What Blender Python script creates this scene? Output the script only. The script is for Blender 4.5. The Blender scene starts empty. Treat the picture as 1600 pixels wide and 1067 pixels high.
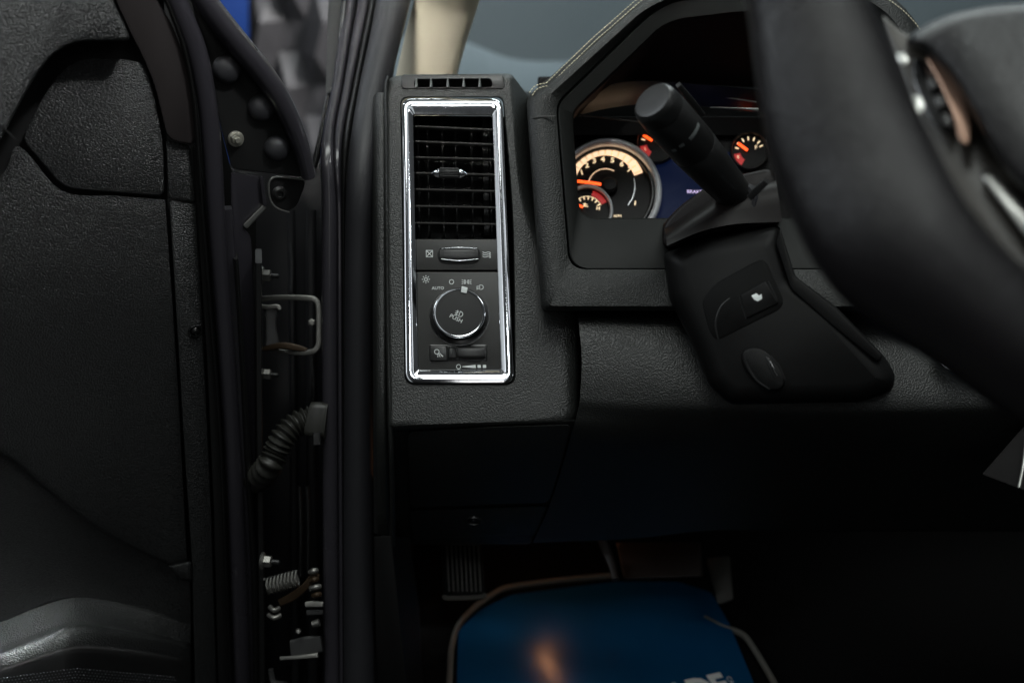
import bpy, bmesh, math, random
from mathutils import Vector, Matrix, geometry
random.seed(7)
rad = math.radians
S = bpy.context.scene
C = S.collection

# ------------------------------------------------------------------ camera
F_PX = 35/36*1600
PITCH = rad(24)
CAM = Vector((0, 0, 1.55))
FW = Vector((0, math.cos(PITCH), -math.sin(PITCH)))
UP = Vector((0, math.sin(PITCH), math.cos(PITCH)))
RT = Vector((1, 0, 0))
cd = bpy.data.cameras.new('camera'); cam = bpy.data.objects.new('camera', cd); C.objects.link(cam)
cam.location = CAM; cam.rotation_euler = (rad(90)-PITCH, 0, 0)
cd.lens = 35; cd.sensor_width = 36; cd.clip_start = 0.02; cd.clip_end = 60
cd.dof.use_dof = True; cd.dof.focus_distance = 0.80; cd.dof.aperture_fstop = 3.5
S.camera = cam
# ------------------------------------------------------------------ world, lamps, exposure
w = bpy.data.worlds.new('World'); S.world = w; w.use_nodes = True
bg = w.node_tree.nodes['Background']
def world_nodes():   # world gradient, dark below and pale above; bright stripes added for chrome reflections
    N = w.node_tree.nodes; L = w.node_tree.links
    tc = N.new('ShaderNodeTexCoord'); sp = N.new('ShaderNodeSeparateXYZ'); L.new(tc.outputs['Generated'], sp.inputs[0])
    g = N.new('ShaderNodeMapRange'); g.interpolation_type = 'SMOOTHSTEP'
    g.inputs['From Min'].default_value = WZ0; g.inputs['From Max'].default_value = WZ1; g.inputs['To Min'].default_value = WLO; g.inputs['To Max'].default_value = WHI
    L.new(sp.outputs['Z'], g.inputs[0])
    mz = N.new('ShaderNodeMath'); mz.operation = 'MAXIMUM'; mz.inputs[1].default_value = .08; L.new(sp.outputs['Z'], mz.inputs[0])
    dv = N.new('ShaderNodeMath'); dv.operation = 'DIVIDE'; L.new(sp.outputs['X'], dv.inputs[0]); L.new(mz.outputs[0], dv.inputs[1])
    sn = N.new('ShaderNodeMath'); sn.operation = 'MULTIPLY'; sn.inputs[1].default_value = 4.2; L.new(dv.outputs[0], sn.inputs[0])
    si = N.new('ShaderNodeMath'); si.operation = 'SINE'; L.new(sn.outputs[0], si.inputs[0])
    st = N.new('ShaderNodeMapRange'); st.interpolation_type = 'SMOOTHSTEP'; st.inputs['From Min'].default_value = .55; st.inputs['From Max'].default_value = .95
    st.inputs['To Max'].default_value = WSTRIPE; L.new(si.outputs[0], st.inputs[0])
    gz = N.new('ShaderNodeMapRange'); gz.inputs['From Min'].default_value = .12; gz.inputs['From Max'].default_value = .3; L.new(sp.outputs['Z'], gz.inputs[0])
    mu = N.new('ShaderNodeMath'); mu.operation = 'MULTIPLY'; L.new(st.outputs[0], mu.inputs[0]); L.new(gz.outputs[0], mu.inputs[1])
    ad = N.new('ShaderNodeMath'); ad.operation = 'ADD'; L.new(g.outputs[0], ad.inputs[0]); L.new(mu.outputs[0], ad.inputs[1])
    bg.inputs[0].default_value = (.92, .98, 1.0, 1); L.new(ad.outputs[0], bg.inputs[1])
WZ0, WZ1, WLO, WHI, WSTRIPE = .15, .9, .0008, .06, .5
world_nodes()
S.view_settings.view_transform = 'Standard'; S.view_settings.look = 'None'
S.view_settings.exposure = 0; S.view_settings.gamma = 1; S.view_settings.use_curve_mapping = False
def area(name, loc, target, sx, sy, power, col=(1, 1, 1), spread=180):
    l = bpy.data.lights.new(name, 'AREA'); l.shape = 'RECTANGLE'; l.size = sx; l.size_y = sy
    l.energy = power; l.color = col; l.spread = rad(spread)
    o = bpy.data.objects.new(name, l); C.objects.link(o); o.location = loc
    o.rotation_euler = (Vector(target)-Vector(loc)).to_track_quat('-Z', 'Y').to_euler()
    return o
area('overhead_light', (0.08, 0.36, 3.1), (-0.1, 0.8, 1.4), 1.5, 0.55, 18, (0.95, 1.0, 0.96))
area('added_softbox', (-0.2, -0.5, 2.9), (-0.08, 1.04, 1.53), 0.3, 0.15, .55, (1.0, .98, .93), 14)  # narrow beam added to brighten the beige pillar cover
area('overhead_light', (0.9, -0.2, 3.0), (-0.30, 0.62, 1.59), 0.5, 0.25, .33, (.97, 1.0, 1.0), 11)  # added beam that lifts the upper door card
area('overhead_light', (-0.62, 0.30, 3.0), (-0.41, 0.54, 1.08), 0.3, 0.15, .9, (.95, 1.0, 1.0), 8)  # added spot for the sheen on the door's speaker ledge
area('overhead_light', (0.2, -0.7, 3.0), (0.1, 0.9, 0.8), .4, 0.2, .06, (.95, 1.0, 1.0), 16)  # extra beam put in so the paper mat gets light
area('added_softbox', (-1.6, -0.4, 2.9), (-0.1, 0.85, 1.4), .2, 1.2, 1.1, (.93, .97, 1.0))  # added at the left for bright reflections in the chrome frame
area('added_softbox', (1.5, -0.4, 2.9), (-0.1, 0.85, 1.4), .2, 1.2, 1.0, (.93, .97, 1.0))  # right-hand counterpart, also added for chrome reflections
area('added_softbox', (0.25, -1.9, 2.2), (-0.1, 0.85, 1.4), .3, 0.9, 0.8, (1.0, .98, .95))  # added behind the camera for streaks in the chrome
area('overhead_light', (0.2, 2.2, 3.1), (0.0, 0.9, 1.2), 2.2, 0.5, 20, (0.9, 1.0, 0.98))
area('overhead_light', (-2.0, 1.0, 2.9), (-0.2, 0.8, 1.3), 0.4, 1.6, 26, (0.88, 0.95, 1.0))
area('overhead_light', (0.7, 2.6, 2.7), (-0.7, 3.25, 1.4), .25, .8, 16, (1.0, 0.98, .96), 80)  # added to rake the foam wall and bring out its facets
area('overhead_light', (0.8, 3.2, 3.4), (0.6, 4.3, 1.2), 2.4, 0.4, 75, (0.92, 1.0, 1.0))  # added to light the plain wall behind the windscreen

# ------------------------------------------------------------------ projection helpers
def ray(u, v): return RT*((u-800)/F_PX) - UP*((v-533.5)/F_PX) + FW
def P(u, v, d): return CAM + ray(u, v)*d
def proj(p):
    q = p-CAM; d = q.dot(FW)
    return 800+F_PX*q.dot(RT)/d, 533.5-F_PX*q.dot(UP)/d
class Plane:
    def __init__(s, p0, n):
        s.p = p0.copy(); s.n = n.normalized()
        if s.n.dot(CAM-p0) < 0: s.n = -s.n
    def at(s, u, v, h=0.0):
        r = ray(u, v); q = s.p + s.n*h
        return CAM + r*((q-CAM).dot(s.n)/r.dot(s.n))
    def axes(s, u, v, du=1.0, dv=0.0):
        a = s.at(u, v); x = (s.at(u+du*10, v+dv*10)-a).normalized(); y = s.n.cross(x).normalized()
        return a, x, y
    def px(s, u, v): return (s.at(u+1, v)-s.at(u, v)).length
def PL(a, b, c):
    A, B, D = P(*a), P(*b), P(*c)
    return Plane(A, (B-A).cross(D-A))
def PLv(a, b):
    A, B = P(*a), P(*b)
    return Plane(A, (B-A).cross(Vector((0, 0, 1))))

FACE = PL((715, 600, .79), (715, 150, .85), (900, 600, .795))
CLU = PL((835, 480, .785), (835, 140, .838), (1035, 480, .778))
GAU = PL((950, 300, .93), (950, 150, .965), (1170, 300, .925))
DOOR = PLv((0, 500, .75), (400, 500, .845))
FLOOR = Plane(Vector((0, 1, .80)), Vector((0, 0, 1)))

# ------------------------------------------------------------------ object helpers
ORG = {}
def tag(o, label=None, cat=None, group=None, kind=None):
    if label: o['label'] = label
    if cat: o['category'] = cat
    if group: o['group'] = group
    if kind: o['kind'] = kind
    return o
def thing(name, loc, label, cat, group=None, kind=None):
    o = bpy.data.objects.new(name, None); C.objects.link(o); o.location = loc; o.empty_display_size = .02
    ORG[o.name] = Vector(loc)
    return tag(o, label, cat, group, kind)
def obj(name, verts, faces, mat, parent=None, smooth=35, bevel=0, origin=None):
    if parent is not None: org = ORG[parent.name]
    elif origin is not None: org = Vector(origin)
    else:
        org = Vector((sum(v.x for v in verts)/len(verts), sum(v.y for v in verts)/len(verts), min(v.z for v in verts)))
    me = bpy.data.meshes.new(name)
    me.from_pydata([tuple(Vector(v)-org) for v in verts], [], faces)
    bm = bmesh.new(); bm.from_mesh(me)
    bmesh.ops.recalc_face_normals(bm, faces=bm.faces); bm.to_mesh(me); bm.free()
    me.materials.append(mat)
    if smooth:
        me.shade_smooth()
        try: me.set_sharp_from_angle(angle=rad(smooth))
        except Exception: pass
    o = bpy.data.objects.new(name, me); C.objects.link(o); ORG[o.name] = org
    if parent is not None: o.parent = parent
    else: o.location = org
    if bevel:
        b = o.modifiers.new('bevel', 'BEVEL'); b.width = bevel; b.segments = 3; b.limit_method = 'ANGLE'; b.angle_limit = rad(40)
        b.harden_normals = False
    return o
def cr(p0, p1, p2, p3, t):
    return 0.5*((2*p1)+(-p0+p2)*t+(2*p0-5*p1+4*p2-p3)*t*t+(-p0+3*p1-3*p2+p3)*t*t*t)
def smooth_path(pts, n=6, closed=False):
    V = [Vector(p) for p in pts]; out = []
    m = len(V)
    if m == 2: n = 1
    for i in range(m if closed else m-1):
        if closed: a, b, c, d = V[(i-1) % m], V[i], V[(i+1) % m], V[(i+2) % m]
        else:
            b, c = V[i], V[i+1]
            a = V[i-1] if i > 0 else b*2-c
            d = V[i+2] if i+2 < m else c*2-b
        for k in range(n): out.append(cr(a, b, c, d, k/n))
    if not closed: out.append(V[-1])
    return out
def rpoly(pts, r, n=5):
    m = len(pts); out = []
    if not isinstance(r, (list, tuple)): r = [r]*m
    for i in range(m):
        p = Vector(pts[i][:2]); a = Vector(pts[i-1][:2])-p; b = Vector(pts[(i+1) % m][:2])-p
        ra = min(r[i], a.length*.48); rb = min(r[i], b.length*.48)
        A = p+a.normalized()*ra; B = p+b.normalized()*rb
        for k in range(n):
            t = k/(n-1); out.append(((1-t)**2)*A+2*t*(1-t)*(p*.85+(A+B)*.075)+t*t*B)
    return out
def loft(name, loops, mat, parent=None, cap0=False, cap1=False, smooth=35, **k):
    n = len(loops[0]); V = [p for l in loops for p in l]; Fc = []
    for j in range(len(loops)-1):
        for i in range(n):
            a = j*n+i; b = j*n+(i+1) % n
            Fc.append((a, b, b+n, a+n))
    if cap0: Fc.append(tuple(reversed(range(n))))
    if cap1: Fc.append(tuple((len(loops)-1)*n+i for i in range(n)))
    return obj(name, V, Fc, mat, parent, smooth, **k)
def ploops(pl, spec, n=5):
    """spec: (points, radius, height above plane)"""
    return [[pl.at(q[0], q[1], h) for q in rpoly(pts, r, n)] for pts, r, h in spec]
def shrink(pts, a):
    cx = sum(p[0] for p in pts)/len(pts); cy = sum(p[1] for p in pts)/len(pts)
    m = len(pts); out = []
    for i in range(m):
        p = Vector(pts[i]); e1 = (p-Vector(pts[i-1])); e2 = (Vector(pts[(i+1) % m])-p)
        e1.normalize(); e2.normalize()
        n1 = Vector((-e1.y, e1.x)); n2 = Vector((-e2.y, e2.x)); nn = n1+n2
        if nn.length < .2: nn = n1.copy()
        nn.normalize(); s = a/max(.45, nn.dot(n1))
        out.append((p.x+nn.x*s, p.y+nn.y*s))
    return out
def ccw(pts):
    A = sum(pts[i-1][0]*pts[i][1]-pts[i][0]*pts[i-1][1] for i in range(len(pts)))
    return list(pts) if A > 0 else list(reversed(pts))
def slab(name, pl, pts, h, t, mat, parent=None, r=4, ed=2.0, n=5, fall=None, **k):
    """plate with rounded outline and rounded edge; h front height, t thickness (m), ed edge rounding px"""
    pts = ccw(pts); e = ed; m = ed*pl.px(*pts[0][:2])
    loops = ploops(pl, [(pts, r, h-t), (pts, r, h-m), (shrink(pts, e*.3), r, h-m*.3), (shrink(pts, e), max(r-e*.5, 0), h)], n)
    return loft(name, loops, mat, parent, True, True, **k)
def patch(name, rows, mat, parent=None, nu=6, nv=6, pl=None, t=.006, **k):
    """rows of control points (u,v,d) or (u,v,h) on plane pl; smooth surface with thickness"""
    R = [smooth_path(r, nu) for r in rows]
    nc = len(R[0]); cols = [smooth_path([R[j][i] for j in range(len(R))], nv) for i in range(nc)]
    nr = len(cols[0])
    f = (lambda q, b=0: pl.at(q.x, q.y, q.z-b)) if pl else (lambda q, b=0: P(q.x, q.y, q.z+b))
    V = [f(cols[i][j]) for j in range(nr) for i in range(nc)]
    N = len(V); V += [f(cols[i][j], t) for j in range(nr) for i in range(nc)]
    Fc = []
    for j in range(nr-1):
        for i in range(nc-1):
            a = j*nc+i
            Fc.append((a, a+1, a+nc+1, a+nc)); Fc.append((N+a, N+a+nc, N+a+nc+1, N+a+1))
    for i in range(nc-1):
        Fc.append((i, N+i, N+i+1, i+1)); a = (nr-1)*nc+i; Fc.append((a, a+1, N+a+1, N+a))
    for j in range(nr-1):
        a = j*nc; Fc.append((a, a+nc, N+a+nc, N+a)); a = j*nc+nc-1; Fc.append((a, N+a, N+a+nc, a+nc))
    return obj(name, V, Fc, mat, parent, k.get('smooth', 50))
ROUND = [(math.cos(a*math.pi/8), math.sin(a*math.pi/8)) for a in range(16)]
def rbox(r=.3):
    o = []
    for cx, cy, a0 in ((1-r, 1-r, 0), (-1+r, 1-r, 90), (-1+r, -1+r, 180), (1-r, -1+r, 270)):
        for k in range(4):
            a = rad(a0+30*k); o.append((cx+r*math.cos(a), cy+r*math.sin(a)))
    return o
FLAT = rbox(.35)
def sweep(name, path, mat, parent=None, hgt=None, prof=ROUND, n=6, world=False, closed=False, nrm=None, **k):
    """path (u,v,d,hw_px); hgt half thickness (m) toward the camera (None = round)"""
    pts = [Vector((p[0], p[1], p[2])) for p in path]; ws = [Vector((p[3], 0, 0)) for p in path]
    if n > 1 or closed:
        pts = smooth_path(pts, n, closed); ws = smooth_path(ws, n, closed)
    if world: X = pts; W = [q.x for q in ws]
    else: X = [P(*p) for p in pts]; W = [ws[i].x*pts[i].z/F_PX for i in range(len(ws))]
    loops = []; m = len(X); prev = None
    for i in range(m):
        a = X[i-1] if (i > 0 or closed) else X[0]; b = X[(i+1) % m] if (i < m-1 or closed) else X[-1]
        T = (b-a).normalized(); Vw = nrm if nrm else (CAM-X[i]).normalized()
        side = T.cross(Vw)
        if side.length < .15 and prev: side = prev
        side.normalize(); N = side.cross(T).normalized(); prev = side
        h = W[i] if hgt is None else hgt
        loops.append([X[i]+side*(c*W[i])+N*(s*h) for c, s in prof])
    if closed: loops.append(loops[0])
    return loft(name, loops, mat, parent, not closed, not closed, **k)
def lathe(name, c, axis, prof, mat, parent=None, n=40, xd=None, sy=1.0, cap=True, **k):
    ax = axis.normalized(); x = (xd or (Vector((0, 0, 1)) if abs(ax.z) < .9 else Vector((1, 0, 0))))
    x = (x-ax*x.dot(ax)).normalized(); y = ax.cross(x)
    loops = [[c+ax*z+(x*math.cos(2*math.pi*i/n)+y*math.sin(2*math.pi*i/n)*sy)*r for i in range(n)] for r, z in prof]
    return loft(name, loops, mat, parent, cap, cap, **k)
def strokes(name, pl, lines, wpx, h, mat, parent=None, t=.0002):
    V = []; Fc = []
    for ln in lines:
        pts = [Vector(p) for p in ln]; m = len(pts); b0 = len(V)
        for i in range(m):
            T = (pts[min(i+1, m-1)]-pts[max(i-1, 0)]).normalized(); nn = Vector((-T.y, T.x))*wpx/2
            for s, hh in ((1, h), (-1, h), (-1, h-t), (1, h-t)):
                q = pts[i]+nn*s; V.append(pl.at(q.x, q.y, hh))
        for i in range(m-1):
            a = b0+i*4
            for k in range(4): Fc.append((a+k, a+(k+1) % 4, a+4+(k+1) % 4, a+4+k))
        Fc.append((b0, b0+1, b0+2, b0+3)); e = b0+(m-1)*4; Fc.append((e+3, e+2, e+1, e))
    return obj(name, V, Fc, mat, parent, 0)
def circ(u, v, r, a0=0, a1=360, n=20, ry=None):
    return [(u+r*math.cos(rad(a0+(a1-a0)*i/n)), v+(ry or r)*math.sin(rad(a0+(a1-a0)*i/n))) for i in range(n+1)]
def text(name, s, pl, u, v, hpx, mat, parent=None, h=.0005, ang=0, ex=.00015, sx=1.0, bold=0.0, align='CENTER'):
    cu = bpy.data.curves.new('t', 'FONT'); cu.body = s; cu.align_x = align; cu.align_y = 'CENTER'
    cu.size = 1; cu.extrude = 0.02; cu.offset = bold; cu.resolution_u = 3
    o = bpy.data.objects.new('t', cu); C.objects.link(o); bpy.context.view_layer.update()
    me = bpy.data.meshes.new_from_object(o.evaluated_get(bpy.context.evaluated_depsgraph_get()))
    bpy.data.objects.remove(o)
    a, x, y = pl.axes(u, v, math.cos(rad(ang)), math.sin(rad(ang)))
    if y.dot(UP) < 0 and abs(ang) < 80: y = -y
    sc = hpx*pl.px(u, v)/.7
    V = [a+pl.n*(h+q.co.z*sc*.1)+x*(q.co.x*sc*sx)+y*(q.co.y*sc) for q in me.vertices]
    Fc = [tuple(p.vertices) for p in me.polygons]
    bpy.data.meshes.remove(me)
    return obj(name, V, Fc, mat, parent, 0)

# ------------------------------------------------------------------ materials
def mat(name, col, rough=.5, metal=0, spec=.5, emit=None, es=1, coat=0):
    m = bpy.data.materials.new(name); m.use_nodes = True; b = m.node_tree.nodes['Principled BSDF']
    b.inputs['Base Color'].default_value = (*col, 1); b.inputs['Roughness'].default_value = rough
    b.inputs['Metallic'].default_value = metal; b.inputs['Specular IOR Level'].default_value = spec
    b.inputs['Coat Weight'].default_value = coat
    if emit: b.inputs['Emission Color'].default_value = (*emit, 1); b.inputs['Emission Strength'].default_value = es
    return m
def nodes(m): return m.node_tree.nodes, m.node_tree.links, m.node_tree.nodes['Principled BSDF']
def leather(name, col, rough, size, strength, stretch=(1, 1, 1), spec=.5, dist=.001, rvar=.12, f1=False):
    m = mat(name, col, rough, spec=spec); N, L, b = nodes(m)
    tc = N.new('ShaderNodeTexCoord'); mp = N.new('ShaderNodeMapping'); mp.inputs['Scale'].default_value = stretch
    L.new(tc.outputs['Object'], mp.inputs[0])
    n0 = N.new('ShaderNodeTexNoise'); n0.inputs['Scale'].default_value = .6/size; n0.inputs['Detail'].default_value = 3
    L.new(mp.outputs[0], n0.inputs['Vector'])
    mx = N.new('ShaderNodeVectorMath'); mx.operation = 'MULTIPLY_ADD'
    mx.inputs[1].default_value = (size*.3,)*3; L.new(n0.outputs['Color'], mx.inputs[0]); L.new(mp.outputs[0], mx.inputs[2])
    v = N.new('ShaderNodeTexVoronoi'); v.feature = 'F1' if f1 else 'DISTANCE_TO_EDGE'; v.inputs['Scale'].default_value = 1/size
    L.new(mx.outputs[0], v.inputs['Vector'])
    r = N.new('ShaderNodeMapRange'); r.inputs['From Max'].default_value = .9 if f1 else .22; r.inputs['To Min'].default_value = 1.0 if f1 else 0.0; r.inputs['To Max'].default_value = 0.0 if f1 else 1.0; r.interpolation_type = 'SMOOTHSTEP'
    L.new(v.outputs['Distance'], r.inputs[0])
    n1 = N.new('ShaderNodeTexNoise'); n1.inputs['Scale'].default_value = 3/size; n1.inputs['Detail'].default_value = 2
    L.new(tc.outputs['Object'], n1.inputs['Vector'])
    ad = N.new('ShaderNodeMath'); ad.operation = 'MULTIPLY_ADD'; ad.inputs[1].default_value = .25
    L.new(n1.outputs['Fac'], ad.inputs[0]); L.new(r.outputs[0], ad.inputs[2])
    bp = N.new('ShaderNodeBump'); bp.inputs['Strength'].default_value = strength; bp.inputs['Distance'].default_value = dist
    L.new(ad.outputs[0], bp.inputs['Height']); L.new(bp.outputs[0], b.inputs['Normal'])
    # large-scale handling wear in the gloss
    n2 = N.new('ShaderNodeTexNoise'); n2.inputs['Scale'].default_value = 9; n2.inputs['Detail'].default_value = 4
    L.new(tc.outputs['Object'], n2.inputs['Vector'])
    r2 = N.new('ShaderNodeMapRange'); r2.inputs['To Min'].default_value = rough-rvar; r2.inputs['To Max'].default_value = rough+rvar
    L.new(n2.outputs['Fac'], r2.inputs[0]); L.new(r2.outputs[0], b.inputs['Roughness'])
    return m
def grain(name, col, rough, scale=900, strength=.15, metal=0, spec=.5, rv=.1, dist=.0004, coat=0):
    m = mat(name, col, rough, metal, spec, coat=coat); N, L, b = nodes(m)
    tc = N.new('ShaderNodeTexCoord'); n1 = N.new('ShaderNodeTexNoise'); n1.inputs['Scale'].default_value = scale; n1.inputs['Detail'].default_value = 3
    L.new(tc.outputs['Object'], n1.inputs['Vector'])
    bp = N.new('ShaderNodeBump'); bp.inputs['Strength'].default_value = strength; bp.inputs['Distance'].default_value = dist
    L.new(n1.outputs['Fac'], bp.inputs['Height']); L.new(bp.outputs[0], b.inputs['Normal'])
    n2 = N.new('ShaderNodeTexNoise'); n2.inputs['Scale'].default_value = 14; n2.inputs['Detail'].default_value = 5
    L.new(tc.outputs['Object'], n2.inputs['Vector'])
    r2 = N.new('ShaderNodeMapRange'); r2.inputs['To Min'].default_value = max(0, rough-rv); r2.inputs['To Max'].default_value = rough+rv
    L.new(n2.outputs['Fac'], r2.inputs[0]); L.new(r2.outputs[0], b.inputs['Roughness'])
    return m
M = {}
M['door'] = leather('door_leather', (.012, .0127, .0127), .40, .0015, 1.0, (1, 1, 1.8), dist=.0004, f1=True, rvar=.05, spec=.6)
M['dash'] = leather('dash_grain', (.015, .0162, .015), .42, .0013, 1.0, dist=.00028, spec=.55, f1=True, rvar=.06)
M['hoodleather'] = leather('hood_leather', (.012, .013, .012), .46, .0013, 1.0, dist=.00026, spec=.36, f1=True, rvar=.06)
M['smooth'] = grain('satin_black_plastic', (.016, .016, .016), .36, 1500, .12)
M['surround'] = grain('surround_plastic', (.008, .0088, .008), .55, 1500, .15, spec=.22)
M['shroudtop'] = grain('shroud_top_plastic', (.007, .0052, .005), .42, 1500, .12, spec=.13)
M['shroud'] = grain('shroud_plastic', (.0045, .0045, .0045), .5, 1500, .12, spec=.13)
M['brownblack'] = grain('dark_smooth_trim', (.022, .018, .018), .42, 1200, .15)
M['panel'] = grain('switch_panel_plastic', (.021, .0205, .019), .5, 1600, .1)
M['black'] = mat('deep_black_plastic', (.006, .006, .006), .55)
M['void'] = mat('slot_shade_black', (.001, .001, .001), 1, spec=0)
M['fender'] = grain('fender_paint', (.007, .007, .008), .35, 300, .1, spec=.4)
M['recess_shade'] = grain('recess_shade_plastic', (.0025, .0025, .0025), .6, 900, .1, spec=.1)  # near-black colour paints in the shade of recess and rib grooves
M['knobblack'] = grain('knob_plastic', (.012, .012, .012), .5, 1500, .08, spec=.35)
M['console'] = grain('console_grey_plastic', (.012, .011, .011), .75, 800, .1, spec=.1)
M['plug'] = grain('plug_rubber', (.032, .032, .036), .5, 1200, .15)
M['fin'] = grain('vent_fin_plastic', (.10, .11, .105), .4, 900, .05)
M['vane'] = mat('vane_plastic', (.022, .022, .022), .35)
M['gloss'] = grain('gloss_black_plastic', (.008, .008, .008), .22, 600, .03)
M['rubber'] = grain('seal_rubber', (.016, .016, .019), .55, 1200, .25)
M['paint'] = grain('dark_grey_paint', (.030, .028, .034), .3, 700, .03, coat=.3)
M['chrome'] = grain('chrome', (.88, .90, .94), .08, 45, .1, metal=1, rv=.05, dist=.001)
M['steel'] = grain('zinc_steel', (.28, .275, .255), .42, 900, .2, metal=.9)
M['darksteel'] = grain('dark_steel', (.05, .05, .05), .4, 700, .2, metal=.7)
M['rust'] = grain('brown_rusty_steel', (.04, .024, .012), .5, 700, .3, metal=.5)
M['white'] = mat('white_print', (.82, .86, .85), .5)
M['beige'] = leather('beige_pillar_cloth', (.80, .73, .56), .75, .0012, .25, dist=.0004)
M['thread'] = mat('cream_thread', (.55, .50, .36), .7)
M['carpet'] = grain('black_carpet', (.007, .007, .007), 1, 700, .9, dist=.003, spec=.05, rv=0)
M['piping'] = grain('beige_piping', (.15, .145, .125), .9, 900, .5)
M['conduit'] = grain('rubber_boot', (.018, .018, .015), .45, 500, .2)
M['wheel'] = leather('wheel_leather', (.006, .0052, .006), .34, .0016, .3, spec=.36, dist=.0005)
M['wheeltrim'] = grain('wheel_brown_trim', (.045, .040, .032), .4, 300, .1)
M['pink'] = grain('pink_lit_trim', (.34, .21, .15), .3, 300, .05, metal=.6)  # pinkish colour puts the warm light on the switch pod into the trim
M['silver'] = grain('satin_silver_trim', (.40, .40, .38), .3, 300, .05, metal=.8)
M['reflred'] = grain('lining_reflected_red', (.014, .009, .007), .6, 800, .2, spec=.3)  # brown tone paints reddish reflections onto the dark lining
M['needle'] = mat('needle_glow', (.9, .08, .01), .4, emit=(1, .09, .012), es=2.2)
M['cream'] = mat('gauge_band_glow', (.8, .6, .4), .5, emit=(1, .66, .40), es=1.25)
M['num'] = mat('gauge_number_glow', (.9, .8, .6), .5, emit=(1, .72, .42), es=1.0)
M['tick'] = mat('gauge_tick', (.15, .08, .04), .5)
M['redglow'] = mat('gauge_red_glow', (.6, .02, .02), .5, emit=(.6, .02, .02), es=.35)
M['face'] = mat('gauge_face', (.006, .0055, .0055), .5, spec=.15)
M['screen'] = mat('screen_navy', (.003, .006, .025), .5, spec=.1, emit=(.006, .014, .055), es=.3)
M['lilac'] = mat('screen_text_glow', (.6, .5, .8), .5, emit=(.75, .6, .95), es=.8)
M['ring'] = grain('gauge_ring_chrome', (.75, .77, .8), .35, 100, .02, metal=.4)
M['pedal'] = grain('pedal_rubber', (.055, .053, .046), .6, 500, .3, spec=.3)
M['warmpedal'] = grain('warm_glow_pedal', (.014, .008, .005), .5, 400, .3)  # brown base puts the warm footwell glow into the pedal colour

def hood_mat():
    m = mat('blue_grey_paint', (.13, .155, .17), .4, coat=.2); return m
M['hood'] = hood_mat()
M['wall'] = grain('blue_grey_wall', (.16, .185, .20), .8, 40, .1)
M['facet'] = grain('charcoal_foam', (.065, .063, .068), .55, 60, .15)
M['bluepaint'] = grain('blue_banner', (.002, .035, .20), .55, 60, .05)
M['floor'] = grain('workshop_concrete', (.12, .12, .12), .6, 30, .3)
def paper_mat():
    m = mat('blue_coated_paper', (.004, .035, .11), .24); N, L, b = nodes(m)
    tc = N.new('ShaderNodeTexCoord'); n = N.new('ShaderNodeTexNoise'); n.inputs['Scale'].default_value = 9; n.inputs['Detail'].default_value = 4
    L.new(tc.outputs['Object'], n.inputs['Vector'])
    bp = N.new('ShaderNodeBump'); bp.inputs['Strength'].default_value = .25; bp.inputs['Distance'].default_value = .004
    L.new(n.outputs['Fac'], bp.inputs['Height']); L.new(bp.outputs[0], b.inputs['Normal'])
    cr_ = N.new('ShaderNodeValToRGB'); cr_.color_ramp.elements[0].color = (.003, .045, .12, 1); cr_.color_ramp.elements[1].color = (.006, .085, .20, 1)
    L.new(n.outputs['Fac'], cr_.inputs[0]); L.new(cr_.outputs[0], b.inputs['Base Color'])
    return m
M['paper'] = paper_mat()
def glass_mat():
    m = bpy.data.materials.new('windscreen_glass'); m.use_nodes = True; N = m.node_tree.nodes; L = m.node_tree.links
    N.remove(N['Principled BSDF']); o = N['Material Output']
    t = N.new('ShaderNodeBsdfTransparent'); t.inputs[0].default_value = (.92, .95, .96, 1)
    g = N.new('ShaderNodeBsdfGlossy'); g.inputs['Roughness'].default_value = .02
    f = N.new('ShaderNodeLayerWeight'); f.inputs[0].default_value = .12
    x = N.new('ShaderNodeMixShader'); L.new(f.outputs['Facing'], x.inputs[0]); L.new(t.outputs[0], x.inputs[1]); L.new(g.outputs[0], x.inputs[2]); L.new(x.outputs[0], o.inputs[0])
    return m
M['glass'] = glass_mat()

# ================================================================== SETTING: workshop behind
def box(name, lo, hi, m, parent=None, **k):
    x0, y0, z0 = lo; x1, y1, z1 = hi
    V = [Vector(p) for p in ((x0, y0, z0), (x1, y0, z0), (x1, y1, z0), (x0, y1, z0), (x0, y0, z1), (x1, y0, z1), (x1, y1, z1), (x0, y1, z1))]
    return obj(name, V, [(0, 3, 2, 1), (4, 5, 6, 7), (0, 1, 5, 4), (1, 2, 6, 5), (2, 3, 7, 6), (3, 0, 4, 7)], m, parent, 0, **k)
tag(box('workshop_floor', (-6, -3, -.1), (6, 6, 0), M['floor']), kind='structure')
tag(box('workshop_wall', (-.55, 4.3, 0), (6, 4.45, 4.5), M['wall']), 'plain blue grey workshop wall seen through the windscreen', 'wall')
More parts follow.
